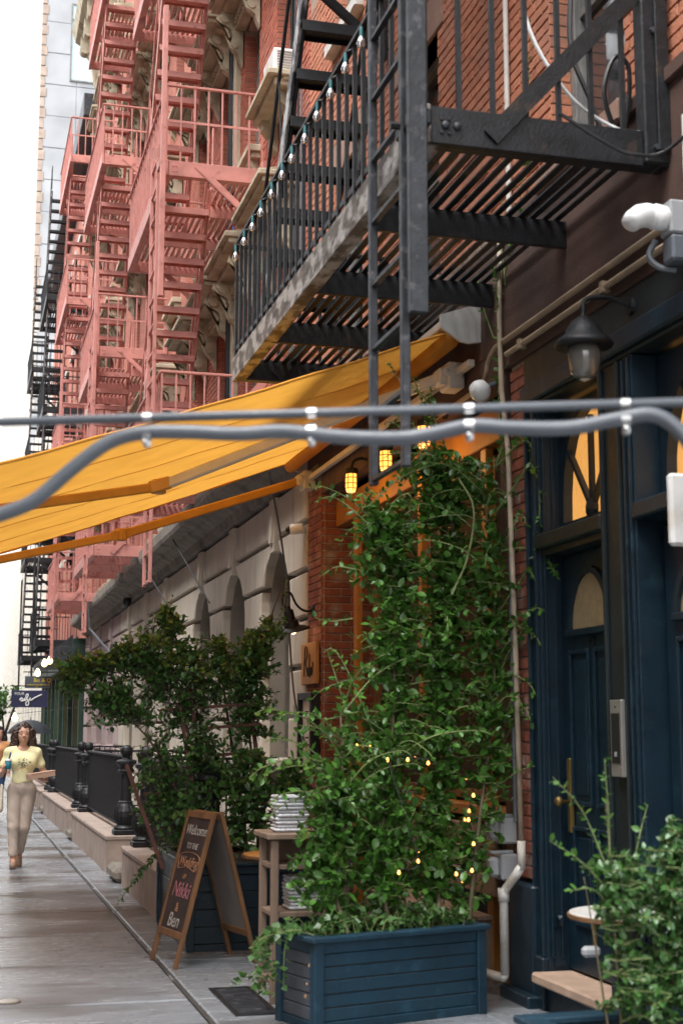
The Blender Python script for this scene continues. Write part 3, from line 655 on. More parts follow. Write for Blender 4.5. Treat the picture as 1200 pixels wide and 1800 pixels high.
# window air conditioner on a stone shelf
ac = thing('air_conditioner', 'white window air conditioner standing on a carved stone sill high on the red brick wall', 'air conditioner', (FX - .2, 15.2, 9.0))
a0, a1 = 14.78, 15.34
MB().box(FX - .23, FX + .15, a0, a1, 8.93, 9.28, .012).build('case', white, ac)
for k in range(9): MB().box(FX - .19, FX - .02, a0 - .006, a0 + .002, 8.97 + k * .032, 8.986 + k * .032).build('grille_slat', acgrill, ac)
MB().box(FX - .236, FX - .228, a0 + .03, a1 - .03, 8.96, 9.25).build('back_panel', offw, ac)
sh = MB().box(FX - .34, FX + .05, 14.56, 15.85, 8.85, 8.925, .012).box(FX - .26, FX + .05, 14.62, 15.79, 8.75, 8.85, .012)
for y in (14.8, 15.65): sh.prism([(FX, y - .07, 8.75), (FX - .2, y - .07, 8.75), (FX - .19, y - .07, 8.64), (FX - .1, y - .07, 8.56), (FX - .09, y - .07, 8.44), (FX, y - .07, 8.36)], (0, .14, 0))
sh.build('sill_shelf', olive, t2, fix=True)
# ---------------------------------------------------------------- farther buildings
fb = thing('brick_building', 'far brick apartment building with black fire escapes and green shopfronts below', 'building', (FX, 50, 0))
fh = [(y, y + 1.0, z, z + 1.9) for y in (41.5, 43.6, 45.7, 47.8, 50.2, 52.5, 55, 57) for z in (5.4, 8.9, 12.4, 15.9)]
wall(fb, 'wall', FX, 40.0, 60, 4.2, 19.6, fh, .2, brick_t2)
for h in fh: window(fb, FX + .1, *h, offw, glass); MB().box(FX - .08, FX + .1, h[0] - .1, h[1] + .1, h[3], h[3] + .2).build('lintel', cream, fb)
MB().box(FX - .5, FX + .2, 40.0, 60, 19.5, 20.2, .02).build('roof_cornice', iron_g, fb)
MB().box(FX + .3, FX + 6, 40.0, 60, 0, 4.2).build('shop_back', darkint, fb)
for y in range(40, 60, 2):
    MB().box(FX - .15, FX + .1, y + .05, y + .35, 0, 3.5, .02).build('shop_pilaster', greensh, fb)
    MB().box(FX + .1, FX + .14, y + .37, y + 2.03, .8, 3.2).build('shop_glass', glass if y % 4 else amber, fb); MB().box(FX - .02, FX + .2, y + .37, y + 2.03, 0, .78, .01).build('stall_riser', greensh, fb)
MB().box(FX - .35, FX + .2, 40, 60, 3.5, 4.19, .02).build('shop_fascia', greensh, fb)
pb = thing('stone_building', 'far whitewashed stone building closing the left edge of the street', 'building', (3, 70, 0))
wall(pb, 'wall', FX, 60, 82, 0, 17, [(y, y + 1.2, z, z + 2) for y in (62, 65, 68, 71, 74, 77) for z in (1, 4.8, 8.6, 12.4)], .3, brick_t3)
for y in (62, 65, 68, 71, 74, 77):
    for z in (1, 4.8, 8.6, 12.4): window(pb, FX + .15, y, y + 1.2, z, z + 2, offw, glass)
tb = thing('tower_block', 'tall pale tower far down the street with a bluish window in its end wall', 'building', (6, 90, 0))
TY = 82
wall(tb, 'street_wall', FX, TY, 150, 0, 60, [(y, y + 1.1, z, z + 1.7) for y in range(88, 150, 9) for z in range(4, 56, 4)], .12, cream, back=.8)
MB().box(FX - .08, FX, TY + .6, 150, 0, 14).build('stone_base', brick_t3, tb)
MB().box(FX + .01, 22, TY - .01, 149, 0, 60).build('end_wall', paleb, tb)
for k in range(20):
    for j in range(8): MB().box(FX + .2 + j * 1.9, FX + 2.08 + j * 1.9, TY - .05 - .01 * ((k + j) % 3), TY - .012, 20 + k * 2., 21.97 + k * 2., .02).build('wall_panel', paleb, tb)
for k in range(60): MB().box(FX - .06, FX + (.32 if k % 2 else .22), TY - .09, TY + .5, 20 + k * .66, 20.6 + k * .66, .02).build('quoin', tanb if k > 8 else cream, tb)
wf = MB()
for q in ((5.05, 5.13, 40.3, 45.3), (6.85, 6.93, 40.3, 45.3)): wf.box(q[0], q[1], TY - .14, TY - .06, q[2], q[3])
for z in (40.3, 44.2, 45.2): wf.box(5.13, 6.85, TY - .138, TY - .06, z, z + .1)
w_ = wf.build('window', frame_g, tb); MB().box(5.13, 6.85, TY - .09, TY - .075, 40.4, 45.2).build('pane', mat('sky_glass', (.42, .55, .6), .3, .05), w_)
# far tree beside the tower's foot
# ---------------------------------------------------------------- fire escapes
def fire_escape(label, m, XF, Y0, L, levels, tops, front_m=None, slat_m=None, brace_up=(), sp=.076, bsp=.2, stair_in=(.75, 2.9), ladder=None, group=None, bw=.020):
    t = thing('fire_escape', label, 'fire escape', (FX, Y0 + L / 2, levels[0]), group)
    WX = FX - .02; Y1 = Y0 + L; fm = front_m or m; sm = slat_m or m; x0s, x1s = XF + .07, XF + .67
    B = {}
    def bm(key, fn, mm=m):
        k = (key, mm.name)
        if k not in B: B[k] = mesh_of(fn(), key[0] if isinstance(key, tuple) else key, mm)
        return B[k]
    for li, z in enumerate(levels):
        fl = z + .2
        def chan(a, b):        # channel section lying along a-b, web outward
            return MB().bar(a, b, .03, .2, bev=.004)
        MB().bar((XF, Y0 - .03, z + .1), (XF, Y1 + .03, z + .1), .045, .2, bev=.006).bar((XF + .04, Y0, z + .012), (XF + .04, Y1, z + .012), .06, .02).build('front_beam', fm, t)
        for y in (Y0, Y1):
            eb = MB()
            for xb_ in (XF + .08, XF + .12, WX - .1, WX - .06):
                for zb_ in (z + .06, z + .13): eb.lathe([(.011, 0), (.009, .008), (0, .01)], (xb_, y - .017, zb_), 6, ax=(0, -1, 0))
            eb.bar((XF + .025, y, z + .1), (WX, y, z + .1), .035, .19, bev=.004).bar((XF + .03, y + (.04 if y == Y0 else -.04), z + .014), (WX, y + (.04 if y == Y0 else -.04), z + .014), .06, .02).build('end_beam', m, t)
        nb = 3 if L > 4.4 else 2
        for k in range(nb):
            y = Y0 + L * (k + 1) / (nb + 1)
            xa = XF + .03
            if li > 0 and Y0 + .3 < y < Y0 + 1.3: xa = x1s + .06
            MB().bar((xa, y, z + .075), (WX, y, z + .075), .035, .15, bev=.004).bar((xa, y + .03, z + .155), (WX, y + .03, z + .155), .09, .012).build('cross_beam', m, t)
        x = XF + .09; k = 0
        while x < WX - .03:
            ya = Y0 + 1.45 if li > 0 and x < x1s + .03 else Y0 + .03
            def sl(ya=ya): return MB().box(-.021, .021, -(Y1 - ya - .03) / 2, (Y1 - ya - .03) / 2, -.008, .008, .003)
            inst('slat', bm(('slat', round(ya, 2)), sl, sm), (x, (ya + Y1 - .03) / 2, z + .175 + .004 * (k % 2)), t)
            x += sp; k += 1
        zr = fl + .95
        MB().bar((XF - .005, Y0, zr), (XF - .005, Y1, zr), .045, .03, bev=.005).build('top_rail', m, t)
        MB().bar((XF, Y0, fl + .07), (XF, Y1, fl + .07), .012, .035).build('foot_rail', m, t)
        for y in (Y0, Y1):
            MB().bar((XF - .02, y, zr), (WX, y, zr), .04, .03, bev=.005).build('end_rail', m, t)
            if m is pinkm: MB().bar((XF, y, fl + .5), (WX, y, fl + .5), .012, .03).build('mid_rail', m, t)
        bme = bm('baluster', lambda: MB().box(-bw / 2, bw / 2, -bw / 2, bw / 2, 0, zr - fl + .02, 0))
        n = int(L / bsp)
        for k in range(n + 1): inst('baluster', bme, (XF, Y0 + L * k / n, fl - .03), t)
        n = 7
        for y in (Y0, Y1):
            for k in range(1, n + 1): inst('baluster', bme, (XF + (WX - XF) * k / (n + .3), y, fl - .03), t)
            if li in brace_up: MB().bar((XF + .33, y, z + .07), (WX, y, z + 1.12), .06, .05, bev=.005).bar((XF + .33, y - .03, z + .06), (WX, y - .03, z + 1.11), .012, .09).build('brace', m, t)
            else: MB().bar((XF + .36, y - .02, z + .16), (WX, y - .02, z - .6), .012, .08).bar((XF + .36, y, z + .13), (WX, y, z - .63), .06, .012).build('brace', m, t)
            MB().box(WX - .06, WX, y - .05, y + .05, z - .68 if li not in brace_up else z, z + .3, .004).build('wall_plate', m, t)
        if li + 1 < len(levels) or tops:
            zt = (levels[li + 1] if li + 1 < len(levels) else z + 3.6) + .2
            yb, yt = Y0 + stair_in[1], Y0 + stair_in[0]
            if L > 4.4: yb, yt = Y0 + 4.35, Y0 + 1.9
            s_ = MB()
            for xx in (x0s, x1s): s_.bar((xx, yb, fl), (xx, yt, zt), .014, .12, up=(0, 1, .4), bev=.002).bar((xx + (.02 if xx == x0s else -.02), yb, fl - .02), (xx + (.02 if xx == x0s else -.02), yt, zt - .02), .04, .014, up=(0, 1, .4))
            so_ = s_.build('stair', ironwhite if m is iron else m, t)
            for xx in (x0s, x1s):
                h = MB(); h.tube([(xx, yb + .05, fl + .05), (xx, yb + .02, fl + .75), (xx, yt + .1, zt + .7), (xx, yt - .1, zt + .75), (xx, yt - .1, zt)], .014, 6)
                for f_ in (.33, .66): h.bar((xx, yb + (yt - yb) * f_, fl + (zt - fl) * f_), (xx, yb + (yt - yb) * f_ + .12, fl + (zt - fl) * f_ + .72), .012, .012)
                h.build('handrail', m, so_)
            nt = round((zt - fl) / .27)
            tme = bm('tread', lambda: MB().box(x0s - x1s + .3 + .008, .292, -.10, .10, -.012, .012, .003).box(-.29, .29, -.112, -.098, -.07, .012, .003).box(-.29, .29, .098, .112, -.04, .012, .003), m)
            for k in range(1, nt):
                f_ = k / nt; inst('tread', tme, ((x0s + x1s) / 2, yb + (yt - yb) * f_, fl + (zt - fl) * f_), so_)
    if ladder:
        lx, la, lb, lz0, lz1, gm = ladder
        l_ = MB().box(lx - .02, lx + .02, la - .025, la + .025, lz0, lz1, .005).box(lx - .02, lx + .02, lb - .025, lb + .025, lz0, lz1, .005).build('drop_ladder', gm, t)
        z = lz0 + .03
        rme = mesh_of(MB().bar((0, -(lb - la) / 2, 0), (0, (lb - la) / 2, 0), .03, .02), 'rung', gm)
        while z < lz1 - .1: inst('rung', rme, (lx, (la + lb) / 2, z), l_); z += .34
    return t
PG = 'pink fire escapes on the brick townhouses'
PL = [4.62, 8.17, 11.75, 15.35]
pa = fire_escape('nearest pink fire escape, its balcony beside the white air conditioner', pinkm, 2.16, 16.14, 3.75, PL, False, brace_up=(0,), ladder=(2.08, 16.25, 16.78, 3.3, 8.6, pinkm), group=PG)
MB().box(2.06, 2.12, 15.86, 15.95, 6.6, 10.2, .004).build('ladder_guide', pinkm, pa); MB().box(2.05, 2.12, 15.95, 16.14, 8.2, 8.3, .004).build('guide_clip', pinkm, pa)
pb_ = copy_tree(pa, (0, 8.55, 0)); pb_['label'] = 'middle one of the three pink fire escapes stacked along the brick row'
pc_ = copy_tree(pa, (0, 17.35, 0)); pc_['label'] = 'farthest and leftmost of the three pink fire escapes'
blk = fire_escape('near black fire escape balcony with peeling front beam and hanging drop ladder', iron, 2.09, 6.23, 4.90, [4.43, 8.05], False, front_m=ironworn, brace_up=(0,), sp=.076, bsp=.178,
                  ladder=(2.0, 6.29, 6.83, 2.84, 7.2, iron_g), bw=.024)
MB().box(1.98, 2.07, 6.13, 6.185, 3.55, 7.4, .006).build('ladder_guide', iron_g, blk)
MB().box(1.99, 2.1, 6.15, 6.4, 4.50, 4.58, .008).lathe([(.02, 0), (.02, .05), (0, .055)], (1.99, 6.3, 4.54), 8, ax=(-1, 0, 0)).build('guide_bracket', iron, blk)
for xx in (2.19, 2.25): MB().lathe([(.022, 0), (.02, .012), (.008, .018), (0, .019)], (xx, 6.212, 4.53), 10, ax=(0, -1, 0)).build('rivet', iron_g, blk)
MB().box(3.24, 3.39, 6.17, 6.27, 4.44, 7.2, .008).box(3.30, 3.37, 6.14, 6.17, 4.5, 7.2, .004).build('wall_post', iron, blk)
for z in (4.52, 5.15): MB().lathe([(.02, 0), (.018, .02), (0, .022)], (3.3, 6.17, z), 8, ax=(0, -1, 0)).build('bolt', iron_g, blk)
MB().tube([(2.2, 9.05, 6.9), (2.2, 9.9, 5.55)], .016, 6).build('stay_rod', iron, blk)
# black fire escapes on the far building
f2 = fire_escape('black fire escape just beyond the last pink one', iron, 2.16, 42.6, 3.6, [4.1, 7.6, 11.1, 14.6], True, ladder=(2.08, 42.7, 43.2, 2.9, 7, iron), group='black fire escapes down the street')
f3 = copy_tree(f2, (0, 9.0, 0)); f3['label'] = 'black fire escape farthest down the street'
# ---------------------------------------------------------------- string of clear bulbs on the balcony rail
sb = thing('string_lights', 'string of clear bulbs with teal sockets along the black balcony rail', 'string lights', (2.06, 9, 5.55))
pts = []; ny = 12
for k in range(ny):
    y = 7.2 + k * .345 + rng.uniform(-.03, .03); z = 5.545 + rng.uniform(-.012, .01)
    pts.append((2.055, y, z))
    s_ = MB().tube([(2.05, y, z - .005), (2.05, y, z - .065)], [.012, .011], 8).build('socket', tealp, sb)
    MB().lathe([(.010, 0), (.014, -.01), (.023, -.03), (.0255, -.042), (.021, -.057), (.010, -.067), (0, -.069)], (2.05, y, z - .06), 12).build('bulb', clearg, s_, smooth=True)
wp = []
for a, b in zip(pts, pts[1:]): wp += [a, ((a[0] - .004), (a[1] + b[1]) / 2, min(a[2], b[2]) - .045)]
MB().tube(bez(wp + [pts[-1]], 4), .005, 5).build('wire', rubber, sb)
# ---------------------------------------------------------------- cables, vine twigs and clutter on the balcony end
cz = [('white_cable', white, .011, [(2.75, 6.5, 5.9), (2.72, 6.45, 5.3), (2.9, 6.35, 4.85), (3.15, 6.3, 4.66), (3.3, 6.2, 4.62)], 'white cable looping through the black balcony end'),
      ('coiled_cable', rubber, .014, [(3.05, 6.6, 5.6), (3.02, 6.55, 5.2), (3.1, 6.5, 4.9), (3.2, 6.5, 4.66), (3.3, 6.5, 4.8), (3.33, 6.5, 5.1), (3.25, 6.5, 5.16), (3.18, 6.5, 4.95), (3.25, 6.5, 4.72), (3.33, 6.5, 4.68)], 'black cable coiled against the brick by the balcony window'),
      ('sagging_cable', rubber, .009, [(2.75, 6.12, 4.62), (2.95, 6.1, 4.5), (3.12, 6.08, 4.43), (3.3, 6.0, 4.46), (3.38, 5.4, 4.62)], 'thin dark cable sagging below the balcony end beam')]
for nm, mm, r, p, lb in cz: tag(MB().tube(bez(p, 6), r, 6).build(nm, mm), lb, 'cable')
wpipe = MB().tube([(FX - .03, 8.33, 4.95), (FX - .03, 8.33, 12)], .018, 8); tag(wpipe.build('white_pipe', pvc), 'thin white pipe up the orange brick behind the balcony bars', 'pipe')
for i, (y, zz) in enumerate(((14.35, 12), (14.2, 12), (14.48, 12))):
    tag(MB().tube(bez([(FX - .05, y, zz), (FX - .04, y + .03, 10.2), (FX - .06, y - .02, 9.2), (FX - .04, y + .02, 8.2), (FX - .05, y, 6.4)], 5), .012, 5).build('wall_cable', rubber if i != 1 else galv), ('dark cable running down the brick right of the air conditioner', 'grey cable running down the brick nearest the black stair', 'thin dark cable running down the brick, closest to the air conditioner')[i], 'cable')
bkt = MB().lathe([(.05, 0), (.075, .12), (.08, .125), (.06, .06)], (3.18, 6.75, 4.66), 14); tag(bkt.build('small_pot', greybox, None), 'small pale pot behind the balcony bars below the window', 'pot')
# ---------------------------------------------------------------- awning
aw = thing('awning', 'orange yellow retractable awning stretched out over the pavement', 'awning', (3.2, 11.5, 4.3))
AZ = lambda x: 4.34 + .352 * (x - 3.2)
Y0a, Y1a, XA = 9.0, 13.98, -.62; nx, nseg = 24, 5
for k in range(nseg):
    ya, yb = Y0a + (Y1a - Y0a) * k / nseg, Y0a + (Y1a - Y0a) * (k + 1) / nseg; mb = MB(); N = 6
    V = []
    for i in range(nx + 1):
        x = 3.16 + (XA - 3.16) * i / nx
        for j in range(N + 1):
            y = ya + (yb - ya) * j / N; v = (y - Y0a) / (Y1a - Y0a)
            V.append((x, y, AZ(x) - .035 * math.sin(math.pi * i / nx) - .012 * math.sin(math.pi * v) + .006 * math.sin(9 * x + 5 * y) * math.sin(3 * x - 2 * y)))
    mb.add(V, [(i * (N + 1) + j, i * (N + 1) + j + 1, (i + 1) * (N + 1) + j + 1, (i + 1) * (N + 1) + j) for i in range(nx) for j in range(N)])
    mb.build('fabric_panel', fabric, aw, smooth=True)
    if k:
        s_ = MB()
        for i in range(nx):
            f_ = lambda i: (3.16 + (XA - 3.16) * i / nx, ya, AZ(3.16 + (XA - 3.16) * i / nx) - .035 * math.sin(math.pi * i / nx) - .012 * math.sin(math.pi * (ya - Y0a) / (Y1a - Y0a)) + .004 * math.sin(9 * (3.16 + (XA - 3.16) * i / nx) + 5 * ya) - .003)
            s_.bar(f_(i), f_(i + 1), .014, .003)
        s_.build('seam', mat('awning_seam', (.62, .25, .02), .8) if 'awning_seam' not in MATS else MATS['awning_seam'], aw)
for y in (Y0a, Y1a):
    e = MB().tube([(3.16 + (XA - 3.16) * i / nx, y, AZ(3.16 + (XA - 3.16) * i / nx) - .035 * math.sin(math.pi * i / nx) + .004 * math.sin(9 * (3.16 + (XA - 3.16) * i / nx) + 5 * y)) for i in range(nx + 1)], .011, 6); e.build('hem', MATS['awning_seam'], aw)
MB().tube([(3.20, Y0a + .03, 4.29), (3.20, Y1a - .02, 4.29)], .062, 16).build('roller', fabric, aw, smooth=True)
MB().box(3.16, 3.38, Y0a - .02, Y1a + .02, 4.39, 4.46, .01).build('cover', awnwhite, aw)
MB().box(3.31, 3.36, Y0a - .02, Y1a + .02, 4.10, 4.15, .006).build('torsion_bar', awnwhite, aw)
MB().box(XA - .05, XA + .03, Y0a - .02, Y1a + .02, AZ(XA) - .06, AZ(XA) + .03, .01).build('front_bar', awnframe, aw)
MB().prism([(x, 8.93, z) for x, z in ((3.098, 4.436), (3.351, 4.525), (3.447, 4.524), (3.443, 4.269), (3.301, 4.246), (3.239, 4.258), (3.097, 4.348))], (0, .03, 0)).build('end_plate', offw, aw, fix=True)
MB().prism([(x, 13.99, z) for x, z in ((3.098, 4.436), (3.351, 4.5), (3.39, 4.5), (3.39, 4.269), (3.301, 4.246), (3.239, 4.258), (3.097, 4.348))], (0, .02, 0)).build('end_plate', offw, aw, fix=True)
for sh, el, fr, mm in (((3.24, 9.35, 4.10), (1.46, 10.95, 3.50), (XA, 9.9, AZ(XA) - .04), awnwhite), ((3.24, 13.72, 4.10), (1.40, 13.05, 3.40), (XA, 13.5, AZ(XA) - .04), awnframe)):
    a_ = MB().bar(sh, el, .045, .085, bev=.012).build('upper_arm', mm, aw)
    MB().bar(el, fr, .04, .075, bev=.01).build('forearm', awnframe, aw)
    e = MB(); e.lathe([(.05, -.055), (.055, -.04), (.055, .04), (.05, .055)], el, 14); e.bar((el[0] + .08, el[1] + (-.06 if mm is awnwhite else .03), el[2] + .03), (el[0] - .08, el[1] - .04, el[2] - .02), .06, .1, bev=.01); e.build('elbow', awnframe, aw)
    b = MB().box(sh[0] + .02, 3.385, sh[1] - .1, sh[1] + .1, sh[2] - .09, sh[2] + .1, .012).box(sh[0] - .04, sh[0] + .03, sh[1] - .07, sh[1] + .07, sh[2] - .06, sh[2] + .06, .015)
    for dy in (-.055, .045): b.lathe([(.03, 0), (.032, .02), (.012, .026), (.012, .014), (0, .014)], (sh[0] + .06 + dy, sh[1] - .1, sh[2] + .02), 10, ax=(0, -1, 0))
    b.build('arm_bracket', awnwhite, aw)
# ---------------------------------------------------------------- lamps on the restaurant front
for y, lb in ((11.80, 'glowing caged bulkhead lamp at the far left under the awning'), (10.75, 'glowing caged bulkhead lamp between the ladder rails under the awning'), (9.78, 'glowing caged bulkhead lamp nearest the vine, half hidden by leaves')):
    l_ = thing('cage_lamp', lb, 'lamp', (3.25, y, 3.8), 'caged bulkhead lamps under the awning'); x, z = 3.25, 3.78
    MB().lathe([(.055, .105), (.06, .10), (.06, .06), (.052, .055)], (x, y, z), 14).tube(bez([(x, y, z + .1), (x + .02, y, z + .17), (x + .1, y, z + .2), (3.45, y, z + .17)], 5), .014, 8).lathe([(.05, 0), (.05, .02)], (3.43, y, z + .17), 12, ax=(-1, 0, 0)).build('cap', iron, l_)
    MB().lathe([(.046, .06), (.05, .02), (.05, -.07), (.04, -.1), (0, -.108)], (x, y, z), 14).build('glass', cageglow, l_, smooth=True)
    MB().lathe([(.012, .05), (.022, .0), (.022, -.03), (0, -.05)], (x, y, z), 10)
    c = MB()
    for k in range(8):
        a = 2 * math.pi * k / 8; ca, sa = math.cos(a), math.sin(a)
        c.tube([(x + .056 * ca, y + .056 * sa, z + .06), (x + .056 * ca, y + .056 * sa, z - .07), (x + .042 * ca, y + .042 * sa, z - .108), (x, y, z - .118)], .0035, 4)
    for zz in (.02, -.03, -.075): c.tube([(x + .056 * math.cos(2 * math.pi * k / 16), y + .056 * math.sin(2 * math.pi * k / 16), z + zz) for k in range(17)], .0035, 4, cap=False)
    c.build('cage', iron, l_)
    pl = bpy.data.lights.new('lamp_light', 'POINT'); pl.energy = 1.3; pl.color = (1, .55, .2); pl.shadow_soft_size = .05
    po = bpy.data.objects.new('lamp_light', pl); po.location = (x - .02, y, z - .17); link(po, l_)
gl = thing('gooseneck_lamp', 'dark gooseneck barn lamp with a lit bulb on the brick column', 'lamp', (3.4, 13.78, 2.82))
MB().tube(bez([(3.40, 13.75, 2.80), (3.30, 13.75, 2.80), (3.22, 13.75, 2.86), (3.16, 13.75, 2.97), (3.10, 13.75, 2.97), (3.08, 13.75, 2.89), (3.10, 13.75, 2.83)], 6), .012, 8).build('neck', iron, gl, smooth=True)
MB().lathe([(.06, 0), (.06, .015), (.03, .03), (0, .03)], (3.40, 13.75, 2.80), 16, ax=(-1, 0, 0)).build('wall_rose', iron, gl)
ax = (-.28, -.12, 1)
MB().lathe([(.0, .27), (.028, .265), (.032, .225), (.05, .22), (.052, .12), (.074, .112), (.076, .055), (.095, .05), (.168, .018), (.172, .004), (.165, .006), (.09, .038)], (3.185, 13.73, 2.585), 24, ax=ax).build('shade', mat('bronze_shade', (.010, .007, .006), .4), gl)
MB().lathe([(0, .08), (.03, .06), (.034, .02), (.028, -.012), (0, -.025)], (3.185, 13.73, 2.585), 14, ax=ax).build('bulb', bulb_hot, gl, smooth=True)
# lantern at the blue door
ln = thing('lantern', 'black bell-capped lantern with clear glass hanging by the blue door', 'lantern', (3.1, 6.65, 3.6)); lx, ly, lz = 3.10, 6.66, 3.60
MB().lathe([(0, .24), (.012, .235), (.02, .21), (.012, .19), (.014, .17), (.03, .16), (.06, .14), (.095, .09), (.10, .065), (.145, .03), (.155, .012), (.15, .0), (.09, .0)], (lx, ly, lz), 24).build('cap', iron, ln, smooth=True)
MB().lathe([(.088, 0), (.086, -.06), (.075, -.13), (.06, -.16), (.03, -.175), (0, -.178)], (lx, ly, lz), 20).build('glass', lampgl, ln, smooth=True)
MB().lathe([(.01, 0), (.02, -.05), (.045, -.11), (.05, -.14), (.03, -.172), (0, -.186)], (lx, ly, lz - .002), 16).build('bulb', mat('frosted_bulb', (.5, .46, .4), .5), ln, smooth=True)
MB().tube(bez([(lx, ly, lz + .2), (lx + .02, ly, lz + .26), (lx + .15, ly, lz + .28), (FX - .03, ly, lz + .24)], 5), .013, 8).lathe([(.05, 0), (.045, .02)], (FX - .02, ly, lz + .24), 12, ax=(-1, 0, 0)).build('arm', iron, ln)
# white floodlight with junction box
fl_ = thing('security_light', 'white twin-hood security floodlight on the brown fascia at the right edge', 'security light', (3.3, 6.05, 4.08))
fd = Vector((-.92, -.1, -.28)); MB().tube([(3.27, 6.02, 4.085), (3.235, 6.02, 4.087), (3.19, 6.02, 4.092), (3.185, 6.02, 4.092), (3.15, 6.015, 4.092), (3.11, 6.01, 4.082), (3.07, 6.0, 4.055), (3.05, 5.995, 4.03)], [.056, .062, .064, .058, .06, .058, .052, .046], 18).build('lamp_head', white, fl_, smooth=True)
MB().box(3.25, 3.36, 5.96, 6.08, 4.0, 4.17, .01).build('junction_box', greybox, fl_); MB().box(3.25, 3.35, 5.95, 6.06, 3.86, 3.99, .012).build('sensor', galv, fl_)
MB().tube(bez([(3.24, 6.1, 4.0), (3.2, 6.1, 3.92), (3.24, 6.08, 3.86), (3.32, 6.05, 3.84)], 5), .016, 8).build('lead', galv, fl_)
MB().tube([(3.34, 5.94, 3.9), (3.34, 5.94, 4.6)], .022, 8).build('riser', pvc, fl_)
dm = thing('dome_lamp', 'round white dome lamp above the vine beside the tan pipe', 'lamp', (3.3, 8.62, 3.83))
MB().lathe([(.0, .085), (.03, .08), (.062, .05), (.072, .0), (.066, -.02), (.055, -.05), (.0, -.065)], (3.26, 8.62, 3.83), 18, ax=(-.5, -.6, .35)).build('dome', white, dm, smooth=True); MB().tube([(3.28, 8.64, 3.85), (3.38, 8.66, 3.9)], .02, 8).build('stem', galv, dm)
dc = thing('dome_camera', 'white security camera with black dome lens on the brick column under the awning', 'camera', (3.35, 14.0, 3.66))
MB().lathe([(.05, 0), (.055, .02), (.055, .13), (.045, .14)], (3.36, 14.04, 3.67), 16, ax=(-1, .25, -.1)).build('housing', white, dc, smooth=True); MB().lathe([(.042, 0), (.036, .025), (.02, .042), (0, .048)], (3.225, 14.075, 3.657), 14, ax=(-1, .25, -.1)).build('lens', plasticb, dc, smooth=True)
d2 = thing('dome_camera', 'small dark dome camera under the cornice far along the beige wall', 'camera', (3.2, 24.5, 3.9)); MB().lathe([(.09, .1), (.09, 0), (.07, -.06), (0, -.1)], (3.25, 28.9, 4.2), 12).build('housing', plasticb, d2, smooth=True)
# ---------------------------------------------------------------- pipes and boxes on the near facade
def pipe(nm, p, r, m, lb, sm=6): return tag(MB().tube(bez(p, sm), r, 8).build(nm, m, smooth=True), lb, 'pipe')
u = MB().tube([(3.345, 5.0, 4.12), (3.345, 8.40, 4.12)], .019, 8).tube(bez([(3.345, 8.40, 4.12), (3.34, 8.55, 4.11), (3.34, 8.68, 4.05), (3.34, 8.72, 3.98), (3.35, 8.85, 3.93), (3.36, 9.3, 3.92), (3.37, 10.2, 3.92)], 5), .017, 8)
tag(u.build('conduit', cable_m), 'upper tan conduit along the brown fascia, bending down to the vine', 'pipe')
lo_ = MB().tube([(3.345, 5.0, 4.02), (3.345, 8.36, 4.02)], .019, 8)
for y in (6.9, 8.1): lo_.box(3.32, 3.372, y - .02, y + .02, 3.99, 4.05)
tag(lo_.build('conduit', cable_m), 'lower tan conduit along the brown fascia above the lantern', 'pipe')
dt_ = MB().tube([(3.345, 8.44, 4.9), (3.335, 8.45, 4.3), (3.33, 8.42, 3.8), (3.335, 8.34, 3.4), (3.34, 8.29, 2.2), (3.335, 8.24, .90)], .017, 10)
tag(dt_.build('riser_pipe', pipe_t, smooth=True), 'tan riser pipe up the brick pillar edge, behind the vine', 'pipe')
dr = MB().tube([(3.335, 8.24, .95), (3.335, 8.24, .78)], .026, 10)
dr.tube([(3.335, 8.24, .80), (3.31, 8.28, .74), (3.28, 8.36, .66), (3.27, 8.38, .60), (3.27, 8.38, .15)], .028, 10).tube([(3.27, 8.38, .16), (3.27, 8.40, .13), (3.26, 8.46, .125), (3.2, 8.75, .13)], .028, 10).tube([(3.27, 8.38, .66), (3.27, 8.38, .58)], .036, 10)
tag(dr.build('drain_pipe', pvc, smooth=True), 'white plastic drain pipe with elbows beside the brick pillar', 'pipe')
tag(MB().tube([(3.36, 8.40, 2.9), (3.36, 8.39, 1.06)], .014, 8).build('conduit', galv), 'thin grey conduit beside the white drain pipe', 'pipe')
for z, lb in ((1.0, 'upper grey weatherproof outlet box beside the drain pipe'), (.78, 'lower grey weatherproof outlet box beside the drain pipe')):
    o = thing('outlet_box', lb, 'outlet box', (3.33, 8.55, z), 'outlet boxes beside the drain pipe')
    MB().box(3.27, 3.38, 8.40, 8.54, z - .08, z + .08, .012).build('case', greybox, o); MB().box(3.2, 3.27, 8.41, 8.53, z - .06, z + .06, .02).build('cover', greybox, o); MB().box(3.21, 3.36, 8.43, 8.47, z + .08, z + .1, .005).build('hinge', greybox, o)
ic = thing('intercom', 'slim steel intercom panel with dark screen on the dark door pilaster', 'intercom', (3.37, 6.9, 1.57))
MB().box(3.345, 3.39, 6.855, 6.99, 1.37, 1.77, .004).build('panel', steel, ic); MB().box(3.341, 3.346, 6.875, 6.97, 1.44, 1.70).build('screen', plasticb, ic); MB().lathe([(.008, 0), (.006, .004)], (3.345, 6.92, 1.735), 10, ax=(-1, 0, 0)).build('lens', plasticb, ic); MB().box(3.339, 3.342, 6.91, 6.935, 1.475, 1.5).build('button', greybox, ic)
tag(MB().bevbox(3.2, 5.88, 2.62, .12, .05, .34, .015).build('notice_plate', offw), 'pale blank plate at the right edge beside the second blue door', 'plate')
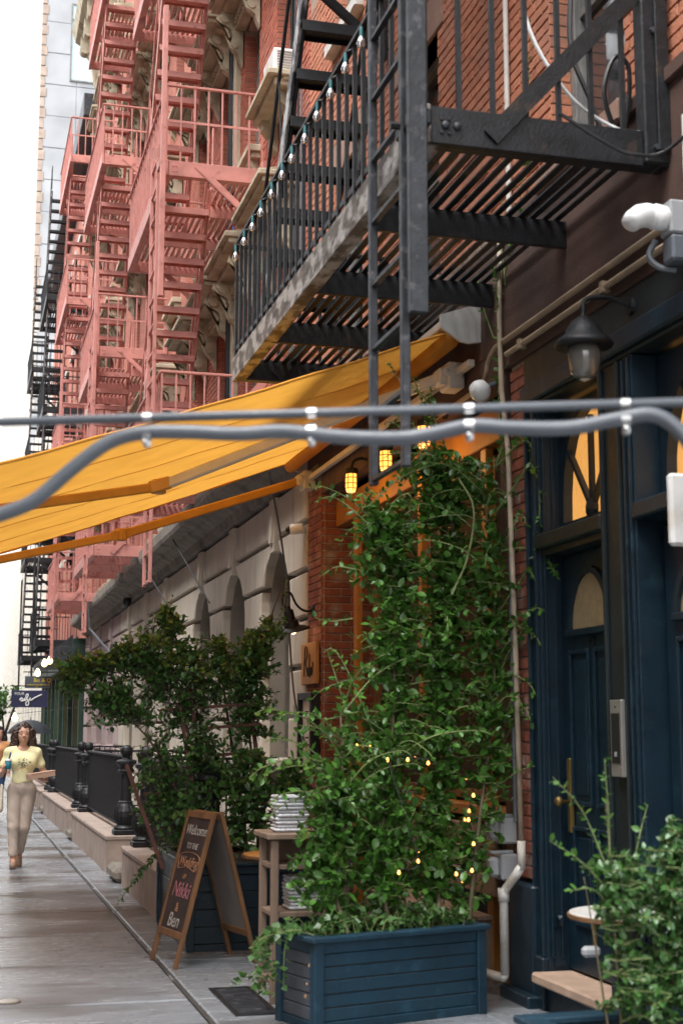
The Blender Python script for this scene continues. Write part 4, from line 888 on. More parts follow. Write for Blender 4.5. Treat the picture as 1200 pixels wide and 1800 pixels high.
# ---------------------------------------------------------------- signs on the brick column
sg = thing('wooden_sign', 'square orange wood sign with black script on the brick column', 'sign', (3.37, 13.75, 2.27))
MB().box(3.345, 3.385, 13.46, 14.06, 2.07, 2.48, .006).build('board', signw, sg)
def script(strokes, o, xd, yd, s, r, nm, m, parent):
    """handwritten strokes: lists of (u, v) in a unit box, drawn as raised lines"""
    xd, yd = Vector(xd), Vector(yd); mb = MB()
    for st_ in strokes: mb.tube(bez([Vector(o) + xd * u * s + yd * v * s for u, v in st_], 5), r, 5)
    return mb.build(nm, m, parent)
script([[(-.42, -.3), (-.36, .1), (-.34, .42), (-.2, .52), (-.06, .42), (-.08, .22), (-.26, .1), (-.12, -.1), (-.02, -.3)], [(.0, -.08), (.02, -.26), (.1, -.28), (.14, -.06), (.16, -.28)], [(.2, .3), (.2, -.28), (.28, -.3), (.32, -.16), (.24, -.06)], [(.36, -.08), (.38, -.28), (.4, -.1), (.48, -.1), (.5, -.28), (.6, .06)]],
       (3.34, 13.76, 2.26), (0, -1, 0), (0, 0, 1), .36, .006, 'lettering', ink, sg)
mn = thing('menu_case', 'glazed black menu case on the brick column under the wooden sign', 'menu case', (3.37, 13.75, 1.6))
mb = MB()
for q in ((13.46, 13.53, 1.25, 1.99), (13.97, 14.04, 1.25, 1.99)): mb.box(3.30, 3.39, *q, .006)
mb.box(3.30, 3.39, 13.53, 13.97, 1.92, 1.99, .006).box(3.30, 3.39, 13.53, 13.97, 1.25, 1.32, .006).build('frame', iron, mn)
MB().box(3.345, 3.352, 13.53, 13.97, 1.32, 1.92).build('menu_sheet', white, mn)
for i, (y, z, w, h, mm) in enumerate(((13.62, 1.85, .1, .03, red), (13.8, 1.8, .12, .02, ink), (13.75, 1.7, .04, .1, red), (13.65, 1.6, .08, .02, ink), (13.8, 1.55, .14, .015, ink), (13.72, 1.48, .1, .02, red), (13.82, 1.42, .06, .04, yellowp), (13.65, 1.38, .1, .015, ink))):
    MB().box(3.342, 3.345, y - w / 2, y + w / 2, z - h / 2, z + h / 2).build('print', mm, mn)
# wires hanging across the beige wall
for i, (p, lb) in enumerate((([(3.05, 14.3, 4.3), (3.25, 14.45, 3.4), (3.3, 14.4, 2.6), (3.32, 14.2, 1.9), (3.36, 13.7, 1.32)], 'thin cable draped down the beige wall to the menu case'),
                             ([(2.96, 21.5, 4.75), (3.2, 20.6, 4.0), (3.33, 19.5, 3.38)], 'thin cable slung from the cornice to the second arched window'),
                             ([(2.94, 24.6, 4.6), (3.2, 23.6, 3.9), (3.35, 22.7, 3.4)], 'thin cable slung from the cornice to the third arched window'),
                             ([(2.94, 34.5, 4.7), (2.95, 34.0, 4.1), (2.98, 33.4, 3.9), (3.3, 32.6, 3.4)], 'pale cable dangling off the far end of the cornice'))):
    tag(MB().tube(bez(p, 6), .011 if i < 3 else .025, 5).build('hanging_cable', rubber if i < 3 else galv), lb, 'cable')
# ---------------------------------------------------------------- houses across the street (they shade the pavement and mirror in the panes)
for y0, y1, h, mm, lb in ((-16, -2, 23, brick_op, 'brick house across the street behind the camera'), (-2, 13, 24, brick_op, 'taller brick house across the street beside the camera'), (13, 30, 22, brick_op, 'brick house across the street opposite the pink fire escapes'), (30, 52, 21, brick_op, 'wide brick house across the street farther along'), (52, 120, 15, brick_op, 'long brick house across the street at the far end')):
    t = thing('street_house', lb, 'building', (-13, (y0 + y1) / 2, 0), 'houses across the street')
    mb = MB().box(-20, -10.8, y0, y1, 0, h).box(-10.9, -10.5, y0, y1, h - .6, h, .05).build('wall', mm, t)
    for y in np.arange(y0 + 1.2, y1 - 1.4, 2.4):
        for z in np.arange(1.2, h - 2.6, 3.5):
            w = MB()
            for q in ((y, y + .08, z, z + 2), (y + 1.02, y + 1.1, z, z + 2)): w.box(-10.8, -10.74, *q)
            w.box(-10.8, -10.74, y + .08, y + 1.02, z, z + .08).box(-10.8, -10.74, y + .08, y + 1.02, z + 1.92, z + 2)
            w_ = w.build('window', offw, t); MB().box(-10.795, -10.78, y + .08, y + 1.02, z + .08, z + 1.92).build('pane', glass, w_)
ps = struct(MB().box(-10.8, -9.5, -30, 200, -.14, 0, .02).build('far_pavement', curbst))
# ---------------------------------------------------------------- stone kerbs and iron railings
def newel(parent, x, y, z):
    k = MB().bevbox(x, y, z + .03, .28, .28, .06, .008)
    pr = [(.13, .06), (.135, .08), (.12, .10), (.10, .115), (.105, .13), (.118, .16), (.132, .21), (.128, .27), (.10, .33), (.082, .36), (.088, .375), (.07, .39), (.066, .45), (.062, .68), (.07, .70), (.095, .72), (.10, .735), (.085, .75), (.075, .77), (.095, .80), (.12, .815), (.12, .845), (.10, .86), (.055, .87), (.04, .89), (.05, .905), (.068, .93), (.074, .965), (.066, 1.0), (.045, 1.025), (.0, 1.038)]
    k.lathe(pr, (x, y, z), 20)
    for a in range(12):
        t = 2 * math.pi * a / 12; c, s = math.cos(t), math.sin(t)
        k.tube([(x + .112 * c, y + .112 * s, z + .14), (x + .136 * c, y + .136 * s, z + .21), (x + .130 * c, y + .130 * s, z + .27), (x + .10 * c, y + .10 * s, z + .33)], .011, 4)
    return k.build('newel_post', iron, parent, smooth=False)
nm_ = mesh_of(MB().box(-.008, .008, -.012, .012, 0, .82), 'bar', iron)
for i, (a, b) in enumerate(((11.2, 15.4), (16.95, 22.25), (23.2, 29.6), (30.5, 38.6))):
    wl_ = ('nearest', 'second', 'third', 'farthest')[i]; zc = .42
    cb = MB().box(1.74, 2.22, a, b, 0, zc - .055).box(1.725, 2.24, a - .01, b + .01, zc - .055, zc, .012)
    tag(cb.build('stone_curb', curbst), wl_ + ' brown stone curb carrying an iron railing along the beige house', 'curb', 'stone curbs under the railings')
    f_ = thing('iron_railing', wl_ + ' black iron railing with ball-topped newel posts along the pavement', 'railing', (1.96, (a + b) / 2, zc), 'iron railings')
    MB().bar((1.96, a + .1, 1.32), (1.96, b - .1, 1.32), .055, .03, bev=.006).build('top_rail', iron, f_); MB().bar((1.96, a + .1, .50), (1.96, b - .1, .50), .03, .02).build('foot_rail', iron, f_)
    y = a + .22
    while y < b - .2: inst('bar', nm_, (1.96, y, .50), f_); y += .1
    newel(f_, 1.96, a + .15, zc); newel(f_, 1.96, b - .15, zc)
    if i: tag(MB().box(1.70, 2.2, a - 1.2, a - .35, 0, .16, .05).build('stone_step', cornst), 'dark rounded stone step in the gap before the %s curb' % wl_, 'step')
    for yy in ((b - .05,) if i < 3 else ()):
        h = thing('stair_rail', 'black rail running back to the house beside the %s stoop gap' % wl_, 'railing', (2.6, yy, .4), 'stoop side rails')
        MB().bar((2.05, yy, 1.32), (FX - .02, yy, 1.32), .04, .03).build('top_rail', iron, h); MB().bar((2.05, yy, .5), (FX - .02, yy, .5), .03, .02).build('foot_rail', iron, h)
        for k in range(12): inst('bar', nm_, (2.1 + k * .105, yy, .50), h)
# ---------------------------------------------------------------- foliage
LEAF_V = np.array([(0, 0, 0), (0, .33, -.03), (0, .68, -.02), (0, 1, .03), (-.27, .3, .06), (-.24, .66, .07), (.27, .3, .06), (.24, .66, .07)])
LEAF_F = [(0, 1, 4), (1, 2, 5, 4), (2, 3, 5), (0, 6, 1), (1, 6, 7, 2), (2, 7, 3)]
IVY_V = np.array([(0, 0, 0), (0, .4, -.02), (0, .7, 0), (0, 1, .02), (-.5, .3, .05), (-.26, .62, .03), (.5, .3, .05), (.26, .62, .03)])
def foliage(parent, twigs, size, gap, m, n_ind=0, seed=1, V=LEAF_V, start=.25, spread=.9, stemm=stem_g, name='foliage', wid=1.1, tr=.0035):
    """leaves set along twig polylines; twigs are drawn too"""
    rg = np.random.default_rng(seed); P = []; A = []; Nn = []; S = []; tw = MB()
    for t in twigs:
        t = np.array([tuple(p) for p in t]); seg = np.linalg.norm(np.diff(t, axis=0), axis=1); cum = np.concatenate([[0], np.cumsum(seg)]); L = cum[-1]
        if L < .02: continue
        tw.tube([tuple(p) for p in t], [tr * (1.3 - .9 * i / (len(t) - 1)) for i in range(len(t))], 4, cap=False)
        s = L * start
        while s < L:
            i = min(np.searchsorted(cum, s) - 1, len(seg) - 1); i = max(i, 0); f = (s - cum[i]) / max(seg[i], 1e-6); p = t[i] + (t[i + 1] - t[i]) * f; d_ = (t[i + 1] - t[i]) / max(seg[i], 1e-6)
            for _ in range(1 if rg.random() < .6 else 2):
                o = rg.normal(size=3); o -= d_ * (o @ d_); o /= np.linalg.norm(o) + 1e-9
                a = d_ * rg.uniform(.2, .7) + o * spread + np.array((0, 0, rg.uniform(-.35, .1))); a /= np.linalg.norm(a)
                n_ = np.array((rg.normal() * .45 - .15, rg.normal() * .45 - .15, 1.)); n_ -= a * (n_ @ a); n_ /= np.linalg.norm(n_) + 1e-9
                P.append(p); A.append(a); Nn.append(n_); S.append(size * rg.uniform(.55, 1.25) * (1 - .25 * s / L))
            s += gap * rg.uniform(.6, 1.4)
    P, A, Nn, S = map(np.array, (P, A, Nn, S)); X = np.cross(A, Nn)
    rank = np.array([-S[i] / scr(P[i])[2] * (1 if inframe(P[i]) else 0) for i in range(len(P))]); od = np.argsort(rank)
    W = wid * rg.uniform(.85, 1.15, len(P))
    me = bpy.data.meshes.new('leaf'); me.from_pydata(V.tolist(), [], LEAF_F); me.materials.append(m); me.polygons.foreach_set('use_smooth', [True] * 6)
    for i in od[:n_ind]:
        M = Matrix((X[i] * W[i], A[i], Nn[i])).transposed() * S[i]
        o = bpy.data.objects.new('leaf', me); C.objects.link(o); o.parent = parent; q = Vector()
        pp = parent
        while pp is not None: q += pp.location; pp = pp.parent
        o.matrix_local = Matrix.Translation(Vector(P[i]) - q) @ M.to_4x4()
    r = od[n_ind:]
    if len(r):
        vv = P[r][:, None] + S[r][:, None, None] * (V[None, :, 0:1] * (X[r] * W[r][:, None])[:, None] + V[None, :, 1:2] * A[r][:, None] + V[None, :, 2:3] * Nn[r][:, None])
        fs = [tuple(j + 8 * k for j in f) for k in range(len(r)) for f in LEAF_F]
        me2 = bpy.data.meshes.new(name); me2.from_pydata(vv.reshape(-1, 3).tolist(), [], fs); me2.materials.append(m); me2.polygons.foreach_set('use_smooth', [True] * len(fs))
        o = link(bpy.data.objects.new(name, me2), parent); o['kind'] = 'stuff'
    tw.build('twigs', stemm, parent)['kind'] = 'stuff'
def grow(stems, blobs, n, seed, droop=.1, maxlen=.55, bias=0.):
    """curved twigs from the main stems to points scattered through ellipsoid blobs (cx, cy, cz, rx, ry, rz, weight)"""
    rg = np.random.default_rng(seed); w = np.array([b[6] for b in blobs], float); w /= w.sum()
    sp = np.array([tuple(p) for s in stems for p in s]); out = []
    for _ in range(n):
        b = blobs[rg.choice(len(blobs), p=w)]; v = rg.normal(size=3); v /= np.linalg.norm(v); q = np.array(b[:3]) + v * np.array(b[3:6]) * rg.random() ** .45
        d_ = np.linalg.norm(sp - q, axis=1) + .25 * np.maximum(0, sp[:, 2] - q[2]); s0 = sp[np.argmin(d_)]
        v = q - s0; L = np.linalg.norm(v)
        if L > maxlen: s0 = q - v / L * maxlen * rg.uniform(.6, 1)
        mid = (s0 + q) / 2 + np.array((rg.normal() * .05, rg.normal() * .05, .10 * L + bias)); end = q + np.array((0, 0, -droop * L))
        out.append(bez([s0, mid, end], 4))
    return out
def stems_of(lst): return [bez(s, 8) for s in lst]
def trunk(parent, stems, r, m, nm='stem'):
    for s in stems: MB().tube(s, [r * (1 - .65 * i / (len(s) - 1)) for i in range(len(s))], 6).build(nm, m, parent, smooth=True)
# ---------------------------------------------------------------- planters
def planter(label, x, y, rz, w, dp, h, m, sidem, nb=5, corner=None):
    """box planter; (x, y) is its front left corner, rz its turn"""
    t = thing('planter', label, 'planter', (x, y, 0)); c, s = math.cos(rz), math.sin(rz)
    M = lambda u, v, z: (x + u * c - v * s, y + u * s + v * c, z)
    def bx(nm, u0, u1, v0, v1, z0, z1, mm, bev=.004):
        o = MB().bevbox((u0 + u1) / 2, (v0 + v1) / 2, (z0 + z1) / 2, u1 - u0, v1 - v0, z1 - z0, bev)
        o.v = [M(*p) for p in o.v]; return o.build(nm, mm, t)
    p = .06
    for u in (0, w - p):
        for v in (0, dp - p): bx('corner_post', u, u + p, v, v + p, 0, h - .03, m)
    bh = (h - .03 - .06 - .05) / nb
    for k in range(nb):
        z = .05 + k * bh; j = .003 * (k % 2)
        bx('board', p - .002, w - p + .002, .022 + j, .04, z + .002, z + bh - .003, m); bx('board', p - .002, w - p + .002, dp - .04, dp - .022, z + .002, z + bh - .003, m)
        bx('board', .022 + j, .04, p - .002, dp - p + .002, z + .002, z + bh - .003, sidem); bx('board', w - .04, w - .022, p - .002, dp - p + .002, z + .002, z + bh - .003, sidem)
    for v0, v1 in ((.012, .045), (dp - .045, dp - .012)): bx('rail', p, w - p, v0, v1, h - .09, h - .03, m); bx('rail', p, w - p, v0, v1, 0, .05, m)
    for u0, u1 in ((.012, .045), (w - .045, w - .012)): bx('rail', u0, u1, p, dp - p, h - .09, h - .03, m); bx('rail', u0, u1, p, dp - p, 0, .05, m)
    q = .075
    bx('rim', -.02, w + .02, -.02, q, h - .03, h, m, .006); bx('rim', -.02, w + .02, dp - q, dp + .02, h - .03, h, m, .006); bx('rim', -.02, q, q, dp - q, h - .03, h, m, .006); bx('rim', w - q, w + .02, q, dp - q, h - .03, h, m, .006)
    bx('soil', .03, w - .03, .03, dp - .03, .06, h - .05, soil)
    if corner:
        for v in (-.006, dp - .034): bx('corner_strip', -.012, -.0, v, v + .04, .02, h - .04, corner)
    return t, M
p1, M1 = planter('blue slatted planter box under the climbing vine, front and centre', 1.92, 7.72, R(15.3), 1.14, .46, .50, blue_p, blue_side)
p2, M2 = planter('dark blue planter box behind the chalkboard, holding the trellis shrub', 1.70, 10.75, 0, 1.25, 1.62, .64, blue, blue, 4, galv)
p3, M3 = planter('blue planter box at the bottom right corner with a leafy shrub', 2.20, 4.97, R(2), 1.05, .48, .50, blue_p, blue_p)
# climbing vine
vn = thing('climbing_vine', 'tall glossy green vine climbing from the blue planter to the awning', 'vine', (2.5, 8.1, .45))
vs = stems_of([[(2.75, 8.10, .42), (2.85, 8.35, .9), (2.9, 8.5, 1.6), (3.0, 8.6, 2.4), (3.1, 8.75, 3.1), (3.0, 8.9, 3.55)], [(2.45, 8.05, .42), (2.45, 8.25, .9), (2.55, 8.35, 1.5), (2.62, 8.5, 2.1), (2.65, 8.6, 2.7), (2.45, 8.6, 3.0)],
              [(2.2, 8.0, .42), (2.12, 8.15, .8), (2.2, 8.2, 1.2), (2.22, 8.3, 1.7)], [(2.95, 8.15, .42), (3.1, 8.35, 1.0), (3.25, 8.45, 1.8), (3.28, 8.5, 2.6), (3.2, 8.5, 3.3)]])
trunk(vn, vs, .016, stem)
vb = [(2.40, 8.22, .95, .46, .28, .42, 4.6), (2.08, 8.12, 1.1, .26, .2, .3, 2.0), (2.0, 8.08, .82, .2, .18, .24, 1.2), (2.82, 8.3, .88, .36, .25, .38, 2.8), (2.62, 8.4, 1.5, .44, .28, .38, 3.6), (2.98, 8.5, 1.6, .34, .28, .5, 2.6), (2.74, 8.5, 2.1, .44, .3, .42, 3.8), (3.05, 8.55, 2.3, .3, .3, .5, 2.6), (2.80, 8.6, 2.65, .5, .3, .38, 3.8), (3.00, 8.75, 3.15, .42, .3, .36, 2.9), (2.50, 8.6, 2.85, .22, .25, .2, .7), (3.28, 8.5, 2.4, .10, .2, .9, 1.5), (3.22, 8.4, 1.4, .14, .2, .6, .9)]
foliage(vn, grow(vs, vb, 1750, 11, .12, .42), .074, .034, leafA, 260, 12, start=.2, tr=.003)
arch = [[(2.45, 8.5, 2.9), (2.3, 8.5, 3.02), (2.2, 8.5, 3.06), (2.1, 8.5, 3.02)], [(2.4, 8.5, 2.6), (2.25, 8.5, 2.62), (2.15, 8.5, 2.56)], [(2.35, 8.5, 2.3), (2.2, 8.5, 2.28), (2.1, 8.48, 2.3)], [(2.4, 8.4, 1.5), (2.28, 8.4, 1.75), (2.2, 8.4, 1.98), (2.16, 8.4, 2.1)], [(2.45, 8.4, 1.6), (2.3, 8.4, 1.95), (2.2, 8.4, 2.1), (2.14, 8.42, 2.08)], [(2.2, 8.2, 1.3), (2.0, 8.2, 1.45), (1.95, 8.2, 1.6)],
        [(3.0, 8.8, 3.4), (2.85, 8.8, 3.62), (2.65, 8.8, 3.7)], [(3.1, 8.7, 3.3), (2.9, 8.7, 3.78), (2.72, 8.7, 3.9), (2.66, 8.7, 4.0)], [(3.2, 8.5, 2.7), (3.36, 8.3, 2.75), (3.44, 8.05, 2.68), (3.4, 7.75, 2.5)], [(3.3, 8.45, 3.3), (3.37, 8.1, 3.4), (3.4, 8.0, 3.05), (3.39, 8.02, 2.75), (3.38, 8.05, 2.6)], [(3.15, 8.4, 1.2), (3.3, 8.25, 1.35), (3.36, 8.1, 1.4)], [(3.32, 8.45, 3.6), (3.33, 8.46, 4.0), (3.32, 8.45, 4.4), (3.3, 8.44, 4.7)], [(3.32, 8.44, 1.7), (3.34, 8.3, 1.9), (3.34, 8.3, 2.3)]]
sg_ = np.random.default_rng(77)
for _ in range(70):
    s0 = vs[sg_.integers(0, 4)]; p0 = np.array(tuple(s0[sg_.integers(12, len(s0))])); a_ = sg_.uniform(0, 6.283); ln2 = sg_.uniform(.3, .62)
    e_ = np.array((math.cos(a_), math.sin(a_) * .5 - .25, sg_.uniform(-.1, .7))); e_ = e_ / np.linalg.norm(e_) * ln2
    if p0[0] + e_[0] > 3.36: e_[0] = 3.36 - p0[0]
    arch.append([p0, p0 + e_ * .5 + np.array((0, 0, .06)), p0 + e_, p0 + e_ * 1.2 + np.array((0, 0, -.07))])
for y_, z_ in ((8.2, 2.9), (8.1, 2.55), (8.05, 3.2), (8.15, 2.2), (8.2, 1.7), (8.3, 3.5)): arch.append([(3.3, 8.48, z_ - .2), (3.35, y_ + .12, z_ - .02), (3.36, y_, z_ + .05), (3.35, y_ - .12, z_ - .04)])
foliage(vn, [bez(a, 5) for a in arch], .058, .032, leafA, 30, 14, start=.05, tr=.005)
MB().tube(bez([(3.02, 8.4, 3.2), (3.1, 8.35, 3.0), (3.06, 8.35, 2.7), (2.95, 8.35, 2.45)], 6), .007, 6).build('runner', stem_g, vn)
iv = []
rg_ = np.random.default_rng(5)
for k in range(80):
    u = rg_.uniform(.1, 1.05); v = rg_.uniform(.05, .4); a = M1(u, v, .47); e = (a[0] + rg_.normal() * .09, a[1] - rg_.uniform(0, .08), .5 + rg_.uniform(.0, .13)); iv.append(bez([a, ((a[0] + e[0]) / 2, (a[1] + e[1]) / 2, .56), e], 3))
for k in range(9):
    v = rg_.uniform(.1, .4); a = M1(.05, v, .5); iv.append(bez([a, (a[0] - .1, a[1], .53), (a[0] - .14 - rg_.uniform(0, .2), a[1], .48 - rg_.uniform(0, .06)), (a[0] - .12 - rg_.uniform(0, .22), a[1] - .03, .35 - rg_.uniform(-.1, .15))], 4))
iy = thing('ivy', 'pale green ivy spilling over the left rim of the front planter', 'ivy', M1(.5, .2, .46))
foliage(iy, iv, .055, .03, leafC, 60, 15, V=IVY_V, start=.1, wid=.95)
# ivy trailing on the pavement
tag(thing('ivy', 'stray ivy runner lying on the pavement beside the grate', 'ivy', (1.75, 8.6, .1)), group=None)
foliage(bpy.data.objects[[o.name for o in bpy.data.objects if o.name.startswith('ivy') and o.type == 'EMPTY'][-1]], [bez([(1.98, 8.4, .06), (1.85, 8.5, .16), (1.72, 8.6, .17), (1.62, 8.65, .10)], 5), bez([(1.98, 8.4, .06), (1.8, 8.42, .12), (1.7, 8.45, .2)], 5)], .06, .045, leafC, 6, 16, V=IVY_V)
for k, (x, y, z) in enumerate(((1.935, 7.83, .34), (1.93, 7.86, .24), (1.925, 7.88, .17))):
    lf = MB(); lf.add([(x - .03, y - .01, z), (x - .005, y - .035, z + .012), (x + .02, y - .05, z), (x - .005, y - .03, z - .02), (x - .02, y - .01, z + .015)], [(0, 3, 2, 1), (0, 1, 4)]); lf.build('dry_leaf', deadleaf, iy)
# trellis shrub
ts = thing('trellis_shrub', 'tall dark shrub spreading over a leaning trellis behind the chalkboard', 'shrub', (2.2, 11.5, .6))
tst = stems_of([[(2.0, 11.4, .55), (1.92, 11.4, 1.1), (1.75, 11.4, 1.7), (1.5, 11.4, 2.1), (1.15, 11.4, 2.2), (.85, 11.4, 2.1)], [(2.1, 11.6, .55), (2.05, 11.6, 1.2), (1.85, 11.6, 1.9), (1.68, 11.6, 2.45), (1.6, 11.6, 2.6)], [(2.4, 11.5, .55), (2.35, 11.5, 1.2), (2.3, 11.5, 1.8), (2.4, 11.5, 2.3), (2.55, 11.5, 2.75)], [(1.85, 11.3, .55), (1.75, 11.3, 1.0), (1.5, 11.3, 1.5), (1.2, 11.3, 1.8)], [(2.35, 11.7, .6), (2.2, 11.7, 1.5), (2.1, 11.7, 2.1), (2.0, 11.7, 2.4)]])
trunk(ts, tst, .014, stem_d)
tb_ = [(1.05, 11.4, 2.05, .32, .35, .24, 2.4), (1.5, 11.4, 2.2, .32, .35, .3, 2.6), (1.95, 11.5, 2.1, .34, .4, .3, 2.6), (2.3, 11.5, 2.15, .3, .4, .32, 2.4), (1.62, 11.5, 2.5, .16, .25, .13, .7), (2.45, 11.5, 2.4, .14, .25, .18, .9), (1.2, 11.4, 1.75, .2, .25, .12, .5), (1.8, 11.5, 1.8, .4, .3, .22, 1.4), (2.35, 11.5, 1.75, .28, .3, .24, 1.0), (1.6, 11.4, 1.2, .28, .3, .45, 2.0), (2.0, 11.3, 1.3, .3, .3, .4, 2.2), (1.25, 11.4, 1.9, .35, .3, .25, 1.2), (.95, 11.4, 2.0, .22, .3, .18, 1.0)]
foliage(ts, grow(tst, tb_, 1650, 21, .1, .36), .062, .032, leafB, 220, 22, stemm=stem_d)
foliage(ts, [bez(a, 5) for a in ([(2.5, 11.4, 2.3), (2.56, 11.4, 2.6), (2.58, 11.4, 2.85)], [(.95, 11.4, 2.1), (.8, 11.4, 2.22), (.74, 11.4, 2.15)], [(1.6, 11.4, 2.5), (1.65, 11.4, 2.7)], [(1.1, 11.4, 1.9), (1.02, 11.4, 1.7), (1.0, 11.4, 1.62)])], .05, .025, leafB, 10, 23, start=.05)
ls = thing('leafy_shrub', 'low dense shrub filling the dark blue planter behind the chalkboard', 'shrub', (2.3, 11.2, .6))
lst = stems_of([[(2.2, 11.1, .58), (2.2, 11.1, 1.0), (2.25, 11.1, 1.4)], [(2.5, 11.1, .58), (2.55, 11.1, 1.0), (2.6, 11.1, 1.35)], [(1.9, 11.2, .58), (1.8, 11.2, .9)], [(2.75, 11.2, .58), (2.8, 11.2, 1.0)]])
trunk(ls, lst, .01, stem_d)
foliage(ls, grow(lst, [(2.25, 11.1, 1.2, .3, .3, .28, 3), (2.55, 11.1, 1.1, .28, .3, .28, 3), (1.85, 11.15, .95, .28, .25, .26, 2.2), (2.3, 11.0, .85, .5, .2, .2, 2)], 420, 31, .1, .4), .075, .04, leafB, 80, 32, stemm=stem_d)
foliage(ls, [bez([(2.0 + .14 * k, 10.85, .62), (2.0 + .15 * k, 10.78, .78), (2.0 + .15 * k + .05, 10.68, .76)], 4) for k in range(6)] + [bez([(1.75, 11.0, .64), (1.7, 10.85, .7), (1.68, 10.7, .55)], 4)], .11, .05, leafC, 20, 33)
foliage(ls, [bez([(1.75, 11.9, .62), (1.66, 11.9, .66), (1.55, 11.85, .55), (1.42 - .04 * k, 11.8, .42 - .06 * k)], 4) for k in range(4)] + [bez([(1.8, 11.4 + .2 * k, .62), (1.72, 11.4 + .2 * k, .72), (1.6, 11.4 + .2 * k, .66)], 4) for k in range(5)], .045, .025, leafC, 10, 34)
tr_ = thing('trellis', 'reddish brown wooden trellis leaning outwards in the dark blue planter', 'trellis', (2.1, 11.5, .6))
for x0, x1, y in ((1.60, 1.30, 11.35), (1.93, 1.70, 11.4), (2.03, 1.80, 11.45), (2.48, 2.30, 11.5)): MB().bar((x0, y, .55), (x1, y, 1.95 if x0 > 1.7 else 1.35), .03, .03).build('upright', trellm, tr_)
for z, xa, xb in ((.85, 1.53, 2.46), (1.12, 1.45, 2.44), (1.4, 1.80, 2.4), (1.62, 1.75, 2.38), (1.78, 1.62, 2.35)): MB().bar((xa, 11.42, z), (xb, 11.42, z + .05), .02, .025).build('crosspiece', trellm, tr_)
# right-hand shrub, near the lens
rs = thing('leafy_shrub', 'out-of-focus shrub in the bottom right corner before the marble table', 'shrub', (2.65, 5.2, .45))
rst = stems_of([[(2.5, 5.2, .45), (2.48, 5.2, .9), (2.46, 5.2, 1.35)], [(2.7, 5.2, .45), (2.75, 5.2, .9), (2.78, 5.2, 1.2)], [(2.45, 5.2, .45), (2.4, 5.2, .8), (2.36, 5.2, 1.05)], [(2.95, 5.2, .45), (3.0, 5.2, 1.0)]])
trunk(rs, rst, .005, stem)
foliage(rs, grow(rst, [(2.72, 5.2, .82, .26, .2, .3, 3.2), (2.55, 5.2, 1.0, .14, .15, .16, 1.4), (2.80, 5.2, 1.12, .12, .15, .16, 1.2), (3.0, 5.2, .9, .25, .2, .35, 2), (2.62, 5.15, .6, .18, .2, .12, 1.0)], 520, 41, .08, .3), .042, .022, leafB, 80, 42, start=.15)
foliage(rs, [bez(a, 5) for a in ([(2.47, 5.2, 1.1), (2.47, 5.2, 1.3), (2.46, 5.2, 1.5)], [(2.45, 5.2, 1.1), (2.36, 5.2, 1.3), (2.24, 5.2, 1.43)], [(2.5, 5.2, .95), (2.36, 5.2, 1.1), (2.22, 5.2, 1.19)], [(2.5, 5.2, .9), (2.4, 5.2, 1.0), (2.3, 5.2, 1.0)], [(2.55, 5.2, 1.0), (2.6, 5.2, 1.2), (2.64, 5.2, 1.32)])], .042, .018, leafA, 30, 43, start=.05)
# leaves on the brick and balcony
cl = thing('wall_creeper', 'thin creeper with a few leaves on the brick behind the balcony bars', 'vine', (3.37, 8.1, 4.7))
foliage(cl, [bez(a, 5) for a in ([(3.37, 8.35, 4.6), (3.37, 8.15, 4.95), (3.36, 8.0, 5.4), (3.36, 7.92, 5.8), (3.36, 7.88, 6.1)], [(3.36, 8.4, 4.5), (3.36, 8.45, 4.9), (3.36, 8.4, 5.2)], [(3.37, 8.5, 4.5), (3.36, 8.3, 4.7), (3.36, 8.1, 4.8), (3.36, 8.05, 5.0)], [(3.35, 8.6, 4.2), (3.3, 8.7, 4.5), (3.3, 8.75, 4.7)])], .06, .075, leafA, 30, 51)
# ---------------------------------------------------------------- string lights in the restaurant front
sl_ = thing('fairy_lights', 'string of small glowing bulbs looped through the vine on the restaurant front', 'string lights', (3.3, 9.5, 1.2))
bp_ = [(3.3, 11.8, 1.50), (3.3, 11.6, 1.48), (3.3, 11.4, 1.485), (3.3, 11.22, 1.49), (3.3, 10.55, 1.44), (3.3, 10.2, 1.43), (3.3, 9.98, 1.42), (3.3, 9.7, 1.44), (3.3, 9.42, 1.455), (3.3, 8.97, 1.19), (3.3, 9.02, 1.09), (3.28, 9.08, 1.03), (3.28, 8.92, .89), (3.27, 8.95, .72), (3.28, 9.34, .68), (3.2, 9.6, .95), (3.3, 9.2, .62), (3.3, 9.1, 1.3), (3.25, 10.0, .75), (3.25, 9.8, .6), (2.98, 8.1, 1.23), (2.95, 8.1, 1.14), (2.94, 8.08, 1.09), (2.97, 8.08, .95), (2.95, 8.06, .8), (2.86, 8.08, .78), (2.7, 8.1, 1.42), (2.58, 8.12, 1.44), (2.45, 8.1, 1.44), (2.62, 8.06, .86), (2.5, 8.05, .8)]
MB().tube(bez([(a, b, c + .03) for a, b, c in bp_[:15]], 4), .004, 4).tube(bez([(a, b, c + .02) for a, b, c in bp_[20:26]], 4), .003, 4).tube(bez([(a, b, c + .02) for a, b, c in bp_[26:]], 4), .003, 4).build('wire', rubber, sl_)
for p in bp_: MB().lathe([(.004, .014), (.006, .01), (.0095, .0), (.008, -.007), (0, -.011)], p, 10).build('bulb', bulb_on, sl_, smooth=True)
bn = thing('wooden_bench', 'dark wooden bench with a plank back behind the vine', 'bench', (3.2, 9.6, 0))
for k in range(3): MB().box(3.36, 3.39, 8.75, 10.7, .56 + k * .15, .70 + k * .15, .006).build('back_plank', woodg, bn)
for k in range(3): MB().box(3.02 + k * .11, 3.12 + k * .11, 8.75, 10.7, .42, .45, .005).build('seat_plank', woodg, bn)
for y in (8.85, 10.6):
    for x in (3.06, 3.33): MB().box(x - .03, x + .03, y - .03, y + .03, 0, .42).build('leg', woodg, bn)
